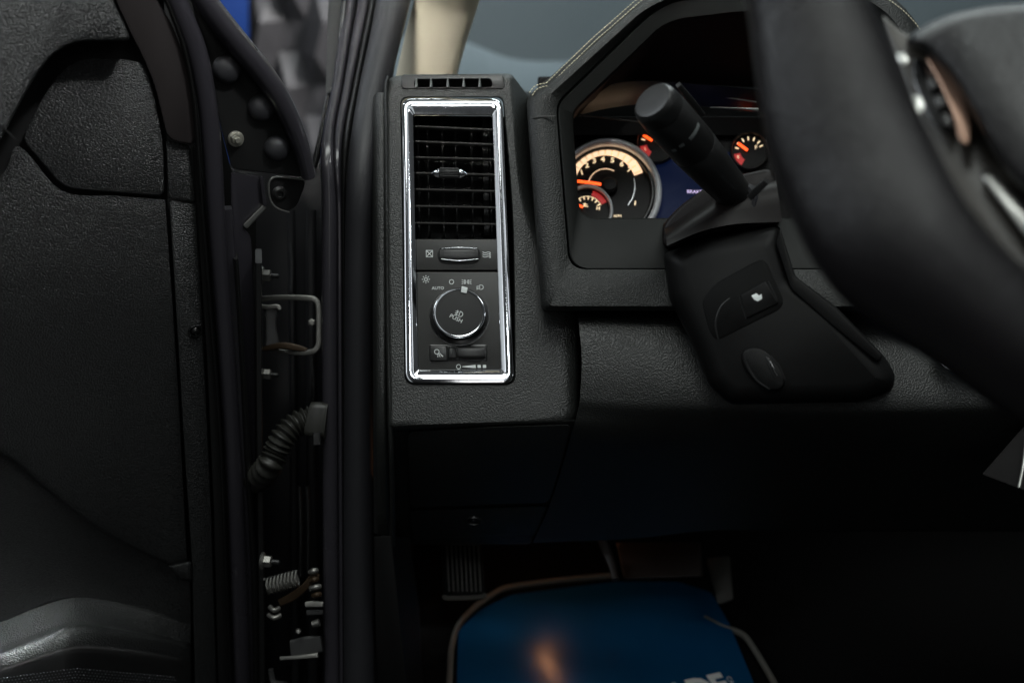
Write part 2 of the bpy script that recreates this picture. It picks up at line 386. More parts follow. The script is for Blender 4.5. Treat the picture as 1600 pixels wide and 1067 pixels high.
# faceted foam wall at left
def facet_wall():
    V = []; Fc = []; nx, nz = 30, 28; x0, x1, z0, z1 = -2.4, -.45, .2, 3.0
    rnd = random.Random(4)
    for j in range(nz+1):
        for i in range(nx+1):
            x = x0+(x1-x0)*(i+(.5 if j % 2 else 0))/nx; z = z0+(z1-z0)*j/nz
            y = 3.25+(-.055 if (i+2*j) % 3 == 0 else .02)+rnd.uniform(-.012, .012)
            V.append(Vector((x, y, z)))
    for j in range(nz):
        for i in range(nx):
            a = j*(nx+1)+i; b = a+1; c = a+nx+1; d = c+1
            if j % 2: Fc += [(a, b, d), (a, d, c)]
            else: Fc += [(a, b, c), (b, d, c)]
    n0 = len(V)
    V += [Vector((x0, 3.45, z0)), Vector((x1+.08, 3.45, z0)), Vector((x1+.08, 3.45, z1)), Vector((x0, 3.45, z1))]
    Fc.append((n0, n0+1, n0+2, n0+3))
    o = obj('facet_wall_panel', V, Fc, M['facet'], None, 0)
    tag(o, 'charcoal wall panel of raised triangular facets beyond the open door', 'wall panel')
facet_wall()
slab('blue_banner', Plane(Vector((0, 3.1, 1.5)), Vector((0, -1, 0))), [(120, -60), (388, -60), (388, 260), (120, 260)], 0, .01, M['bluepaint'], None, 2, 1)
tag(bpy.data.objects['blue_banner'], 'plain deep blue banner hanging before the faceted wall', 'banner')

# hood and windscreen
patch('truck_hood', [
    [(560, 60, 2.5), (700, 60, 2.5), (800, 92, 2.5), (900, 96, 2.5), (1100, 92, 2.5), (1500, 90, 2.5), (1900, 90, 2.5)],
    [(560, 62, 2.45), (700, 62, 2.45), (805, 98, 2.42), (900, 104, 2.4), (1100, 100, 2.4), (1500, 98, 2.4), (1900, 98, 2.4)],
    [(560, 80, 2.2), (700, 90, 2.2), (800, 140, 2.15), (900, 150, 2.1), (1100, 150, 2.1), (1500, 150, 2.1), (1900, 150, 2.1)],
    [(560, 200, 1.6), (700, 220, 1.6), (800, 260, 1.5), (900, 280, 1.5), (1100, 280, 1.5), (1500, 280, 1.5), (1900, 280, 1.5)]],
    M['hood'], None, 6, 5, t=.03)
tag(bpy.data.objects['truck_hood'], 'blurred blue grey truck hood beyond the windscreen', 'hood')
patch('windscreen', [
    [(640, -140, .90), (1200, -140, .90), (1900, -140, .90)],
    [(610, 0, 1.05), (1200, 0, 1.05), (1900, 0, 1.05)],
    [(600, 160, 1.25), (1200, 160, 1.25), (1900, 160, 1.25)]], M['glass'], None, 3, 3, t=.004)
tag(bpy.data.objects['windscreen'], 'clear sloping windscreen glass above the dashboard', 'windscreen')

# ================================================================== A PILLAR and door aperture
pt = sweep('pillar_cover', [(800, -420, .74, 62), (756, -240, .83, 57), (712, -60, .93, 52), (698, 0, .97, 49), (681, 60, 1.0, 47), (664, 130, 1.03, 46), (655, 180, 1.05, 45)], M['beige'], None, .022, n=6)
tag(pt, 'beige cloth covered windscreen pillar trim above the side air vent', 'pillar cover')
bp_ = thing('truck_side_post', P(545, 1000, .92), 'dark painted truck door pillar with flanges and black rubber seal', 'pillar')
def D(v): return .93-.00035*min(v, 260) if v < 260 else .839+(v-260)*.00008
def col(name, path, m, h, prof=FLAT, dd=0): return sweep(name, [(a, b, D(b)+dd, c) for a, b, c in path], m, bp_, h, prof, n=7, smooth=40)
col('outer_flange', [(620, -420, 11), (580, -240, 10), (551, -60, 9), (547, 0, 9), (538, 60, 9), (526, 140, 8), (514, 205, 8), (512, 250, 11), (515, 320, 12), (515, 500, 12), (516, 700, 12), (517, 900, 12), (519, 1120, 12)], M['paint'], .010, rbox(.7), .01)
col('inner_flange', [(641, -420, 11), (601, -240, 10), (572, -60, 9), (568, 0, 9), (555, 70, 8), (542, 140, 7), (530, 205, 7), (527, 260, 5), (530, 330, 4), (531, 500, 4), (532, 700, 4), (533, 900, 4), (534, 1120, 4)], M['paint'], .010, rbox(.7), .012)
col('seal_lip', [(660, -420, 7), (619, -240, 6), (589, -60, 6), (583, 0, 6), (569, 70, 5), (555, 140, 5), (541, 220, 5), (537, 300, 3), (538, 500, 3), (539, 700, 3), (539, 900, 3), (540, 1120, 3)], M['black'], .008, ROUND, .012)
col('pillar_skin', [(670, -420, 60), (625, -240, 60), (590, -60, 60), (575, 0, 60), (560, 140, 50), (550, 300, 42), (552, 500, 42), (552, 1120, 44)], M['black'], .004, FLAT, .035)
col('door_seal', [(705, -420, 30), (660, -240, 28), (625, -60, 26), (615, 0, 26), (600, 70, 24), (584, 140, 23), (571, 220, 23), (563, 300, 22), (561, 400, 22), (560, 600, 22), (560, 800, 23), (561, 1120, 24)], M['rubber'], .013, ROUND, .006)
lathe('trim_clip', P(522, 141, .90), CAM-P(522, 141, .9), [(.002, -.01), (.0035, -.004), (.003, .001), (.001, .003)], M['steel'], bp_, 16)
sweep('window_channel', [(542, -60, .95, 4), (538, 0, .93, 4), (524, 136, .90, 4), (516, 155, .90, 7), (500, 225, .90, 6), (490, 262, .9, 5)], M['gloss'], bp_, .006, FLAT)

# inner fender seen through the hinge gap
fi = patch('inner_fender', [[(330, 255, .99), (440, 255, 1.02), (540, 255, 1.02)], [(330, 700, 1.0), (440, 700, 1.03), (540, 700, 1.03)], [(330, 1150, 1.05), (440, 1150, 1.08), (540, 1150, 1.08)]], M['fender'], None, 3, 3, t=.01)
tag(fi, 'black inner fender wall behind the door hinge gap', 'fender wall')

# ================================================================== DOOR
for nm, pth in (('fender_rib', [(455, 330, .985, 6), (458, 600, .99, 6), (462, 1100, 1.03, 6)]), ('fender_rib', [(486, 330, .985, 8), (487, 600, .99, 8), (489, 1100, 1.03, 8)])):
    sweep(nm, pth, M['fender'], fi, .008, FLAT, 4)
door = thing('truck_door_assembly', DOOR.at(250, 1060), 'open black truck door with leather grain inner panel, window corner plate and speaker', 'door')
# lower door card incl. pod
def dl(v, a):  # rows across
    return a
patch('lower_card', [
    [(-90, 330, -.002), (0, 277, -.002), (30, 229, -.002), (96, 298, 0), (180, 306, 0), (258, 312, -.001)],
    [(-90, 400, 0), (0, 330, 0), (50, 300, 0), (110, 330, 0), (180, 340, 0), (260, 345, -.001)],
    [(-90, 480, -.003), (0, 440, -.003), (60, 430, -.003), (120, 430, -.003), (190, 435, -.003), (267, 440, -.003)],
    [(-90, 600, -.012), (0, 590, -.012), (65, 590, -.012), (130, 590, -.012), (200, 590, -.011), (277, 590, -.010)],
    [(-90, 690, -.018), (0, 700, -.018), (70, 750, -.018), (140, 800, -.018), (210, 838, -.018), (292, 872, -.017)],
    [(-90, 720, -.026), (0, 722, -.026), (72, 768, -.026), (143, 816, -.026), (213, 852, -.025), (294, 884, -.021)],
    [(-90, 900, -.030), (0, 890, -.030), (75, 880, -.030), (145, 885, -.029), (215, 900, -.027), (297, 915, -.023)],
    [(-90, 986, -.031), (0, 966, -.031), (55, 944, -.030), (124, 928, -.029), (212, 943, -.027), (298, 970, -.023)],
    [(-90, 994, -.026), (0, 974, -.026), (56, 952, -.026), (124, 936, -.025), (212, 951, -.024), (298, 978, -.022)],
    [(-90, 1026, .006), (0, 1008, .006), (70, 982, .005), (124, 968, .004), (215, 984, -.008), (298, 1002, -.017)],
    [(-90, 1058, .038), (0, 1041, .037), (75, 1016, .034), (124, 1004, .031), (218, 1012, .008), (298, 1026, -.012)],
    [(-90, 1200, .038), (0, 1200, .037), (75, 1200, .034), (124, 1200, .031), (218, 1200, .008), (298, 1200, -.012)]],
    M['door'], door, 6, 7, pl=DOOR, t=.02)
slab('card_insert', DOOR, [(228, 100), (200, 93), (140, 90), (108, 100), (84, 126), (58, 168), (34, 218), (96, 289), (116, 296), (257, 307), (255, 225), (244, 160)], .001, .02, M['door'], door, 12, 2.5)
slab('upper_card', DOOR, [(-90, -120), (150, -120), (176, 0), (193, 36), (207, 66), (160, 64), (117, 66), (85, 82), (58, 115), (32, 160), (0, 222), (-90, 390)], .030, .045, M['door'], door, 14, 7)
slab('door_core', DOOR, [(-90, -120), (262, -120), (292, -30), (318, 60), (345, 200), (362, 268), (400, 290), (402, 1120), (-90, 1120)], -.078, .02, M['black'], door, 4, 1)
slab('card_gap_liner', DOOR, [(-90, -100), (255, -100), (262, 330), (-90, 420)], -.012, .01, M['black'], door, 4, 1)
strokes('panel_seam', DOOR, [[(-20, 180), (0, 195), (24, 217)]], 3, .0306, M['black'], door, .0004)
slab('window_trim', DOOR, [(160, -60), (232, -60), (245, 0), (270, 40), (284, 78), (297, 130), (304, 190), (307, 229), (262, 218), (253, 180), (243, 138), (226, 95), (203, 50), (180, 0)], .006, .03, M['brownblack'], door, 14, 3)
slab('edge_strip', DOOR, [(259, 219), (297, 228), (306, 317), (264, 309)], .0, .02, M['door'], door, 4, 2)
slab('edge_strip', DOOR, [(264, 312), (306, 320), (313, 440), (321, 600), (330, 800), (340, 1120), (306, 1120), (300, 880), (288, 700), (276, 500)], -.001, .07, M['door'], door, 4, 2.5)
slab('edge_skin', DOOR, [(300, 226), (312, 226), (322, 330), (334, 480), (345, 640), (352, 740), (362, 760), (375, 1120), (342, 1120), (334, 800), (323, 560), (312, 400)], -.004, .02, M['smooth'], door, 10, 2.5)
# screw in the strip
c0 = DOOR.at(305, 517, 0); pxd = DOOR.px(305, 517)
scw = lathe('screw', c0, DOOR.n, [(.1*pxd, -.001), (10*pxd, -.001), (11*pxd, .0012), (9*pxd, .0018), (7.5*pxd, .0005), (7*pxd, -.001), (6*pxd, .001), (3*pxd, .0022), (.1*pxd, .0026)], M['gloss'], door, 24)
# shining wrap around strip
def dsw(name, path, m, hh, prof=ROUND, dz=0, n=7):
    pth = []
    for (u, v, hw) in path:
        q = DOOR.at(u, v, dz); d = (q-CAM).dot(FW); pth.append((u, v, d, hw))
    return sweep(name, pth, m, door, hh, prof, n)
dsw('weatherstrip', [(150, -300, 17), (200, -190, 17), (240, -90, 17), (262, -30, 17), (284, 20, 16), (307, 80, 16), (322, 150, 15), (331, 230, 15), (337, 330, 14), (346, 450, 13), (357, 600, 13), (368, 780, 13), (375, 950, 13), (380, 1120, 13)], M['paint'], .010, rbox(.8), .002)
dsw('window_flange', [(226, -90, 4), (247, -30, 4), (268, 20, 4), (288, 78, 4), (302, 150, 4), (309, 228, 4), (316, 330, 3), (328, 480, 3), (345, 700, 3), (362, 1120, 3)], M['gloss'], .006, ROUND, .006)
dsw('inner_seam_flange', [(352, 325, 10), (360, 420, 10), (369, 520, 10), (380, 700, 10), (389, 900, 10), (393, 1120, 10)], M['paint'], .006, FLAT, -.004)
dsw('edge_seal', [(368, 400, 4), (376, 520, 4), (386, 700, 5), (397, 900, 5), (401, 1120, 5)], M['black'], .01, ROUND, 0)
# mirror corner plate
slab('corner_plate', DOOR, [(285, -60), (330, 0), (380, 60), (415, 105), (448, 160), (472, 212), (488, 278), (430, 272), (362, 264), (345, 200), (330, 120), (312, 60)], -.012, .012, M['smooth'], door, 8, 2)
dsw('window_frame_tube', [(150, -300, 19), (215, -190, 19), (275, -90, 19), (302, -28, 19), (325, 8, 19), (354, 46, 19), (388, 88, 19), (411, 116, 18), (434, 150, 17), (456, 192, 15), (472, 235, 13), (482, 275, 11)], M['paint'], .012, ROUND, -.004)
for (u, v, r) in ((354, 109, 23), (408, 169, 21.5), (432, 232, 20.5)):
    k = DOOR.px(u, v)*r
    lathe('round_plug', DOOR.at(u, v, -.012), DOOR.n, [(k, -.002), (k, .001), (k*.97, .0035), (k*.85, .0065), (k*.6, .0085), (k*.3, .0095), (.0001, .0098)], M['plug'], door, 36)
k = DOOR.px(368, 217)
M['zinc'] = grain('bright_zinc', (.62, .60, .52), .35, 900, .1, metal=.8)
nt = lathe('hex_nut', DOOR.at(368, 217, -.012), DOOR.n, [(k*12, 0), (k*13, .001), (k*12, .0025), (k*9.5, .003)], M['zinc'], door, 32)
lathe('nut_head', DOOR.at(368, 217, -.0095), DOOR.n, [(k*9.5, 0), (k*9.5, .004), (k*8, .0055), (k*5, .0055), (k*5, .008), (k*4, .0088)], M['zinc'], nt, 6)
# shut-face pieces
slab('shut_face', DOOR, [(360, 268), (408, 276), (413, 318), (378, 352), (392, 370), (398, 480), (402, 1120), (384, 1120), (372, 600), (362, 400)], -.014, .012, M['paint'], door, 6, 2)
slab('shut_face_brace', DOOR, [(379, 352), (412, 319), (417, 325), (386, 358)], -.011, .008, M['silver'], door, 3, 1.5)
slab('shut_face_rib', DOOR, [(406, 276), (411, 276), (417, 322), (411, 322)], -.010, .008, M['paint'], door, 2, 1)
hb = slab('upper_bracket', DOOR, [(420, 284), (428, 276), (476, 281), (476, 290), (464, 322), (450, 330), (432, 326), (421, 312)], -.016, .01, M['smooth'], door, 7, 2)
dsw('bracket_rim', [(475, 281, 1.6), (450, 278, 1.8), (430, 277, 1.8), (421, 284, 1.8), (420, 300, 1.8), (424, 316, 1.8), (434, 326, 1.6), (452, 332, 1.2)], M['silver'], .0012, ROUND, -.014, 5)
k = DOOR.px(436, 302)
lathe('bracket_bolt', DOOR.at(436, 302, -.016), DOOR.n, [(k*12, 0), (k*12, .002), (k*8, .004), (k*5, .0042), (k*4.5, .0025), (.0001, .0025)], M['smooth'], door, 24)
def bolt(u, v, s=1.0, cap=False):
    a = P(u-6, v, .875); ax = (P(u+20, v+2, .875)-a).normalized(); k = .875/F_PX*s
    o = lathe('hinge_bolt', a, ax, [(k*14, 0), (k*15, k*2), (k*13, k*5), (k*8, k*6)] if cap else [(k*10, 0), (k*10, k*3), (k*8, k*4)], M['steel'], door, 20)
    lathe('bolt_head', a+ax*k*5, ax, [(k*10, 0), (k*10, k*11), (k*8, k*12.5)], M['steel'], o, 6)
    lathe('bolt_stud', a+ax*k*17, ax, [(k*4, 0), (k*4, k*12), (k*2.5, k*14)], M['darksteel'], o, 12)
bolt(413, 430, .95, True); bolt(415, 584, .85); bolt(414, 876, .95, True)
dsw('hinge_backing', [(404, 400, 5), (405, 600, 5), (408, 900, 5), (410, 1120, 5)], M['smooth'], .02, FLAT, -.012)
# faint pocket end catching light
slab('pocket_end', DOOR, [(262, 884), (299, 876), (300, 908), (282, 907)], .006, .012, M['door'], door, 4, 5)
# speaker grille
spk = patch('speaker_frame', [[(-90, 1060, .042), (0, 1042, .041), (75, 1018, .038), (124, 1007, .035), (210, 1014, .014), (285, 1028, -.006)],
    [(-90, 1083, .044), (0, 1065, .043), (75, 1042, .040), (124, 1032, .037), (210, 1036, .018), (285, 1046, -.003)],
    [(-90, 1180, .044), (0, 1180, .043), (75, 1180, .040), (124, 1180, .037), (210, 1180, .018), (285, 1180, -.003)]], M['smooth'], door, 5, 5, pl=DOOR, t=.012)
def grille():
    V = []; Fc = []
    for j in range(9):
        for i in range(60):
            u = -20+i*5.2+(j % 2)*2.6; v = 1044+j*4.6+abs(u-120)*.13 - (abs(u-120)*.04 if u > 120 else 0)
            if v > 1085 or u > 275: continue
            h = (.043-(u/75)*.003 if u < 75 else .040-(u-75)/49*.003 if u < 124 else .037-(u-124)/86*.019 if u < 210 else .018-(u-210)/75*.021)+.0025
            c = [DOOR.at(u-1.5, v-.9, h), DOOR.at(u+1.5, v-.9, h), DOOR.at(u+1.5, v+.9, h), DOOR.at(u-1.5, v+.9, h), DOOR.at(u, v, h+.0007)]
            b = len(V); V.extend(c); Fc += [(b, b+1, b+4), (b+1, b+2, b+4), (b+2, b+3, b+4), (b+3, b, b+4)]
    return obj('speaker_mesh', V, Fc, M['silver2'], spk, 0)
M['silver2'] = mat('worn_mesh_metal', (.10, .10, .11), .35, .6)
grille()

# things in the hinge gap
hg = thing('door_check', P(450, 555, .88), 'bent steel door check bracket between door and pillar', 'door check')
sweep('check_loop', [(408, 467, .89, 4.2), (440, 465, .885, 4.2), (480, 466, .88, 4.4), (494, 470, .88, 4.6), (498, 484, .88, 4.6), (498, 520, .88, 4.6), (497, 540, .88, 4.6), (486, 550, .88, 4.4), (455, 551, .885, 3.2), (415, 545, .89, 3)], M['steel'], hg, .004, FLAT, 5)
sweep('check_plate', [(424, 478, .885, 11), (424, 486, .885, 11), (423, 500, .885, 9), (423, 515, .885, 9), (425, 532, .885, 11), (424, 540, .885, 12)], M['darksteel'], hg, .003, FLAT, 5)
sweep('check_plate_lip', [(404, 478, .883, 3), (418, 480, .882, 3.5), (434, 479, .882, 3.5), (437, 484, .882, 3)], M['steel'], hg, .003, FLAT, 4)
sweep('check_arm', [(412, 545, .882, 3.5), (440, 540, .88, 5), (462, 543, .88, 5), (480, 547, .88, 3)], M['rust'], hg, .003, FLAT, 4)
a = P(487, 504, .87); lathe('check_bolt', a, CAM-a, [(.0035, -.006), (.0035, .001), (.002, .002)], M['steel'], hg, 6)
# corrugated boot
bt = thing('wiring_boot', P(450, 760, .88), 'corrugated black rubber wiring boot curving from pillar to door', 'wiring boot')
bpth = [(512, 652, .88), (486, 655, .88), (462, 664, .875), (444, 682, .87), (432, 705, .87), (420, 728, .87), (404, 746, .895), (388, 754, .93)]
sp = smooth_path(bpth, 26)
M_b = []
acc = 0
path = []
for i, p in enumerate(sp):
    if i: acc += (sp[i]-sp[i-1]).to_2d().length
    base = 19 if i < len(sp)*.5 else 19
    path.append((p.x, p.y, p.z, base+2.8*math.sin(acc/8.6*2*math.pi)))
sweep('boot_bellows', path, M['conduit'], bt, None, ROUND, n=1)
sweep('boot_collar', [(486, 655, .878, 26), (492, 656, .878, 28), (505, 657, .88, 28), (515, 658, .88, 28)], M['conduit'], bt, None, FLAT, n=2)
sweep('boot_clip', [(495, 675, .862, 6), (495, 694, .862, 6)], M['darksteel'], bt, .004, FLAT, 2)
# lower hinge with spring
lh = thing('hinge_linkage', P(450, 1060, .90), 'lower door hinge with coil spring and greasy steel links', 'hinge')
hel = []
for i in range(161):
    t = i/160; an = t*2*math.pi*9
    c = P(416, 916, .885).lerp(P(466, 903, .885), t); ax = (P(466, 903, .885)-P(416, 916, .885)).normalized(); sd = ax.cross(FW).normalized()
    q = c+sd*.0068*math.cos(an)+FW*.0068*math.sin(an); hel.append((*q, .0012))
sweep('coil_spring', hel, M['steel'], lh, None, [(math.cos(i*math.pi/3), math.sin(i*math.pi/3)) for i in range(6)], n=1, world=True, nrm=Vector((.31, .2, .9)))
sweep('hinge_link', [(440, 940, .89, 6), (460, 930, .885, 7), (478, 915, .88, 6), (494, 895, .88, 7)], M['rust'], lh, .004, FLAT, 4)
for nm, u, v, r, m in (('hinge_pin', 490, 893, 6, 'steel'), ('hinge_pin', 491, 906, 6, 'rust'), ('hinge_pin', 493, 918, 8, 'steel'), ('hinge_pin', 495, 930, 6, 'rust')):
    sweep(nm, [(u-r, v+1, .875, 4), (u, v-1, .873, 5), (u+r, v-2, .875, 4)], M[m], lh, None, ROUND, 3)
sweep('hinge_collar', [(422, 948, .88, 4), (428, 953, .876, 4), (436, 950, .88, 4)], M['steel'], lh, None, ROUND, 3)
sweep('hinge_collar', [(420, 960, .88, 4), (428, 965, .876, 4), (438, 961, .88, 4)], M['steel'], lh, None, ROUND, 3)
sweep('hinge_strap', [(478, 944, .88, 4), (490, 943, .88, 5), (505, 944, .88, 4)], M['steel'], lh, .003, FLAT, 3)
sweep('hinge_strap', [(480, 957, .885, 4), (505, 956, .885, 4)], M['darksteel'], lh, .003, FLAT, 1)
sweep('hinge_pin', [(488, 975, .88, 5), (499, 972, .88, 6)], M['steel'], lh, None, ROUND, 1)
a = P(466, 986, .88); lathe('hinge_rivet', a, CAM-a, [(.0028, -.003), (.0028, .001), (.0015, .003)], M['steel'], lh, 12)
sweep('hinge_base', [(440, 1028, .89, 3), (470, 1026, .885, 3), (497, 1023, .885, 4)], M['steel'], lh, .003, FLAT, 2)
sweep('hinge_plate', [(455, 1014, .89, 14), (480, 1010, .89, 16), (503, 1005, .89, 12)], M['darksteel'], lh, .003, FLAT, 3)
sweep('hinge_foot', [(423, 1045, .89, 4), (428, 1066, .89, 5), (446, 1068, .885, 4)], M['darksteel'], lh, .003, FLAT, 3)
# faint vertical wires inside the gap
for i, (u, v0, v1) in enumerate(((468, 760, 900), (480, 760, 890), (488, 560, 640), (455, 380, 455))):
    o = sweep('hanging_cable', [(u, v0, .97, 3), (u+2, (v0+v1)/2, .97, 3), (u+1, v1, .97, 3)], M['smooth'], None, None, ROUND, 4)
    tag(o, ['black cable behind the greasy lower hinge, left of its neighbour', 'black cable behind the lower hinge, right of its neighbour', 'short black cable above the wiring boot collar', 'black cable above the steel door check'][i], 'cable', 'cables in the hinge gap')

# ================================================================== DASHBOARD
dash = thing('dashboard', P(900, 850, .85), 'black grained truck dashboard with stitched hood round the instruments', 'dashboard')
hole = [(627, 153), (785, 153), (801, 330), (803, 470), (804, 599), (715, 599), (634, 599), (630, 330)]
mid0 = [(618, 140), (796, 138), (812, 330), (830, 490), (850, 640), (720, 650), (620, 650), (615, 330)]
f0 = [(607, 128), (796, 121), (813, 330), (880, 497), (886, 655), (720, 661), (612, 664), (608, 330)]
f1 = [(603, 122), (799, 117), (817, 330), (898, 491), (896, 658), (720, 665), (608, 668), (603, 330)]
f2 = [(601, 119), (803, 115), (828, 330), (906, 489), (902, 662), (720, 668), (606, 672), (602, 330)]
f3 = [(601, 117), (824, 143), (846, 330), (908, 488), (905, 664), (720, 672), (604, 676), (602, 330)]
f4 = [(604, 117), (832, 143), (852, 330), (912, 486), (908, 664), (720, 680), (606, 680), (606, 330)]
def mixp(a_, b_, t): return [(p[0]+(q[0]-p[0])*t, p[1]+(q[1]-p[1])*t) for p, q in zip(a_, b_)]
R8 = [12, 9, 60, 4, 14, 20, 14, 60]; RO = [22, 10, 60, 20, 20, 60, 8, 60]
loft('dash_tower', ploops(FACE, [(hole, R8, -.012), (hole, R8, -.0025), (shrink(ccw(hole), -2) if False else [(h[0]+(-2 if h[0] < 700 else (2 if h[0] > 730 else 0)), h[1]+(-2 if h[1] < 200 else (2 if h[1] > 590 else 0))) for h in hole], R8, 0),
     (mixp(hole, f0, .22), R8, 0), (mixp(hole, f0, .5), R8, 0), (mixp(hole, f0, .9), RO, 0), (f0, RO, -.0002), (f1, RO, -.002), (f2, RO, -.008), (f3, RO, -.032), (f4, RO, -.09)], 7), M['dash'], dash, smooth=40)
# side cap at left of the tower
patch('side_cap', [[(592, 152, .868), (597, 150, .858), (604, 150, .856), (610, 152, .858)],
    [(582, 170, .862), (587, 168, .848), (600, 168, .846), (607, 170, .852)],
    [(582, 400, .832), (587, 400, .820), (600, 400, .818), (606, 400, .824)],
    [(583, 655, .81), (588, 655, .798), (601, 655, .796), (606, 655, .803)],
    [(584, 832, .87), (589, 834, .858), (603, 836, .856), (608, 838, .86)]], M['dash'], dash, 4, 5, t=.05)
sweep('side_edge_roll', [(606, 122, .853, 3), (603, 150, .848, 3.2), (604, 300, .828, 3.2), (606, 500, .802, 3.2), (610, 660, .785, 4), (613, 760, .815, 4), (614, 850, .862, 4)], M['dash'], dash, .004, ROUND, 6)
slab('lower_side_end', PL((590, 835, .85), (610, 838, .85), (600, 1000, .90)), [(584, 838), (612, 836), (640, 1110), (590, 1110)], 0, .03, M['black'], dash, 2, 2)
# top vent (window demister)
DV = [(627, 117), (786, 116), (789, 139), (627, 139)]
dv = slab('demister_bezel', FACE, DV, .0012, .004, M['smooth'], dash, 5, 1.6)
slab('demister_slot_shade', FACE, [(648, 123.5), (768, 122.5), (770, 136.5), (646, 136.5)], .0017, .002, M['void'], dv, 5, .6)  # black plate stands in for the shade inside the open slot
for u in (650, 673, 699, 724, 749):
    loft('demister_fin', [[FACE.at(u-1.8, 136, .0018), FACE.at(u+3.2, 136, .0018), FACE.at(u+1.6, 123, .0018), FACE.at(u-.4, 123, .0018)],
        [FACE.at(u-1.2, 136, .0036), FACE.at(u+1.2, 136, .0036), FACE.at(u+.9, 124, .0030), FACE.at(u-.4, 124, .0030)]], M['fin'], dv, True, True, 0)
# hidden deck and cowl side added to stop light leaking into the footwell
def prism(name, pts, x0, x1, m, parent):
    n = len(pts); V = [Vector((x0, y, z)) for y, z in pts]+[Vector((x1, y, z)) for y, z in pts]
    Fc = [tuple(range(n)), tuple(reversed(range(n, 2*n)))]+[(i, (i+1) % n, n+(i+1) % n, n+i) for i in range(n)]
    return obj(name, V, Fc, m, parent, 0)
prism('dash_deck', [(.94, 1.362), (1.5, 1.255), (1.5, .80), (1.46, .80), (1.46, 1.24), (.94, 1.345)], -.128, 1.5, M['black'], dash)
prism('cowl_side', [(.90, 1.372), (1.5, 1.26), (1.5, .80), (.90, .80)], -.132, -.124, M['black'], dash)
# cluster hood
O0 = [(846, 486), (822, 152), (850, 130), (1002, -6), (1200, -66), (1392, -14), (1452, 60), (1452, 486)]
O1 = [(849, 484), (825, 152), (852, 132), (1004, -4), (1200, -62), (1388, -10), (1446, 60), (1446, 486)]
O2 = [(856, 478), (831, 156), (856, 138), (1008, 2), (1200, -56), (1384, -4), (1440, 64), (1440, 479)]
O3 = [(872, 448), (846, 166), (862, 146), (1015, 7), (1200, -48), (1378, 6), (1426, 72), (1426, 452)]
I1 = [(889, 421), (869, 175), (872, 158), (1026, 8), (1200, -38), (1370, 15), (1405, 80), (1405, 421)]
I1b = [(892, 419), (872, 176), (875, 160), (1029, 11), (1200, -35), (1368, 18), (1403, 82), (1403, 419)]
I2 = [(904, 344), (892, 186), (896, 171), (1041, 32), (1200, 12), (1360, 40), (1385, 100), (1385, 344)]
I2b = [(906, 341), (895, 187), (899, 173), (1043, 36), (1200, 16), (1358, 44), (1382, 104), (1382, 341)]
I3 = [(880, 372), (876, 200), (905, 182), (985, 128), (1200, 138), (1370, 150), (1400, 200), (1400, 372)]
RR = [10, 14, 8, 30, 60, 40, 40, 8]; RI = [24, 8, 12, 26, 60, 40, 40, 8]
loft('instrument_hood', ploops(CLU, [(O0, RR, -.11), (O0, RR, -.004), (O1, RR, .003), (O2, RR, .007), (O3, RR, .0075), (I1, RI, .001), (I1, RI, -.005)], 7), M['hoodleather'], dash, smooth=45)
loft('instrument_surround', ploops(CLU, [(I1, RI, -.009), (I1b, RI, -.0005), ([(q[0]+2, q[1]) for q in I1b], RI, 0), (I2, RI, -.006), (I2b, RI, -.010)], 7), M['surround'], dash, smooth=45)
loft('surround_lining', ploops(CLU, [(I2b, RI, -.0101), (I3, [4]*8, -.115)], 7), M['reflred'], dash, smooth=45)
# lower inset ledge of the hood near the column
strokes('hood_seam', CLU, [[(832, 184), (850, 182), (868, 181)]], 1.4, .0082, M['black'], dash, .0012)
# stitches
def stitches(path, off):
    sm = smooth_path([(a+off[0], b+off[1], 0) for a, b in path], 12)
    L = [0]
    for i in range(1, len(sm)): L.append(L[-1]+(sm[i]-sm[i-1]).length)
    V = []; Fc = []; s = 0
    def at(x):
        for i in range(1, len(L)):
            if L[i] >= x: return sm[i-1].lerp(sm[i], (x-L[i-1])/(L[i]-L[i-1]+1e-9))
        return sm[-1]
    while s+4.4 < L[-1]:
        a, b = at(s), at(s+4.2)
        T = (b-a).normalized(); Nn = Vector((-T.y, T.x, 0))
        b0 = len(V)
        for t, wd, hh in ((0, .4, .0), (.2, .85, .0007), (.8, .85, .0007), (1, .4, .0)):
            q = a.lerp(b, t)+Nn*(.5*(t-.5))
            for k in range(6):
                an = k*math.pi/3
                V.append(CLU.at(q.x+Nn.x*wd*math.cos(an), q.y+Nn.y*wd*math.cos(an), .0045+hh+.0004*math.sin(an)))
        for j in range(3):
            for k in range(6):
                Fc.append((b0+j*6+k, b0+j*6+(k+1) % 6, b0+j*6+6+(k+1) % 6, b0+j*6+6+k))
        s += 5.4
    return V, Fc
SP = [(827, 146), (834, 136), (845, 131.5), (853, 130.5), (862, 122), (880, 104), (900, 85), (925, 61), (950, 39), (975, 17), (998, -3), (1010, -12)]
for off in ((0, 0), (4.5, 4)):
    V, Fc = stitches(SP, off); obj('stitching', V, Fc, M['thread'], dash, 60)
SP2 = [(1340, -22), (1365, -10), (1388, 0), (1410, 16), (1428, 34), (1440, 50)]
V, Fc = stitches(SP2, (0, 0)); obj('stitching', V, Fc, M['thread'], dash, 60)
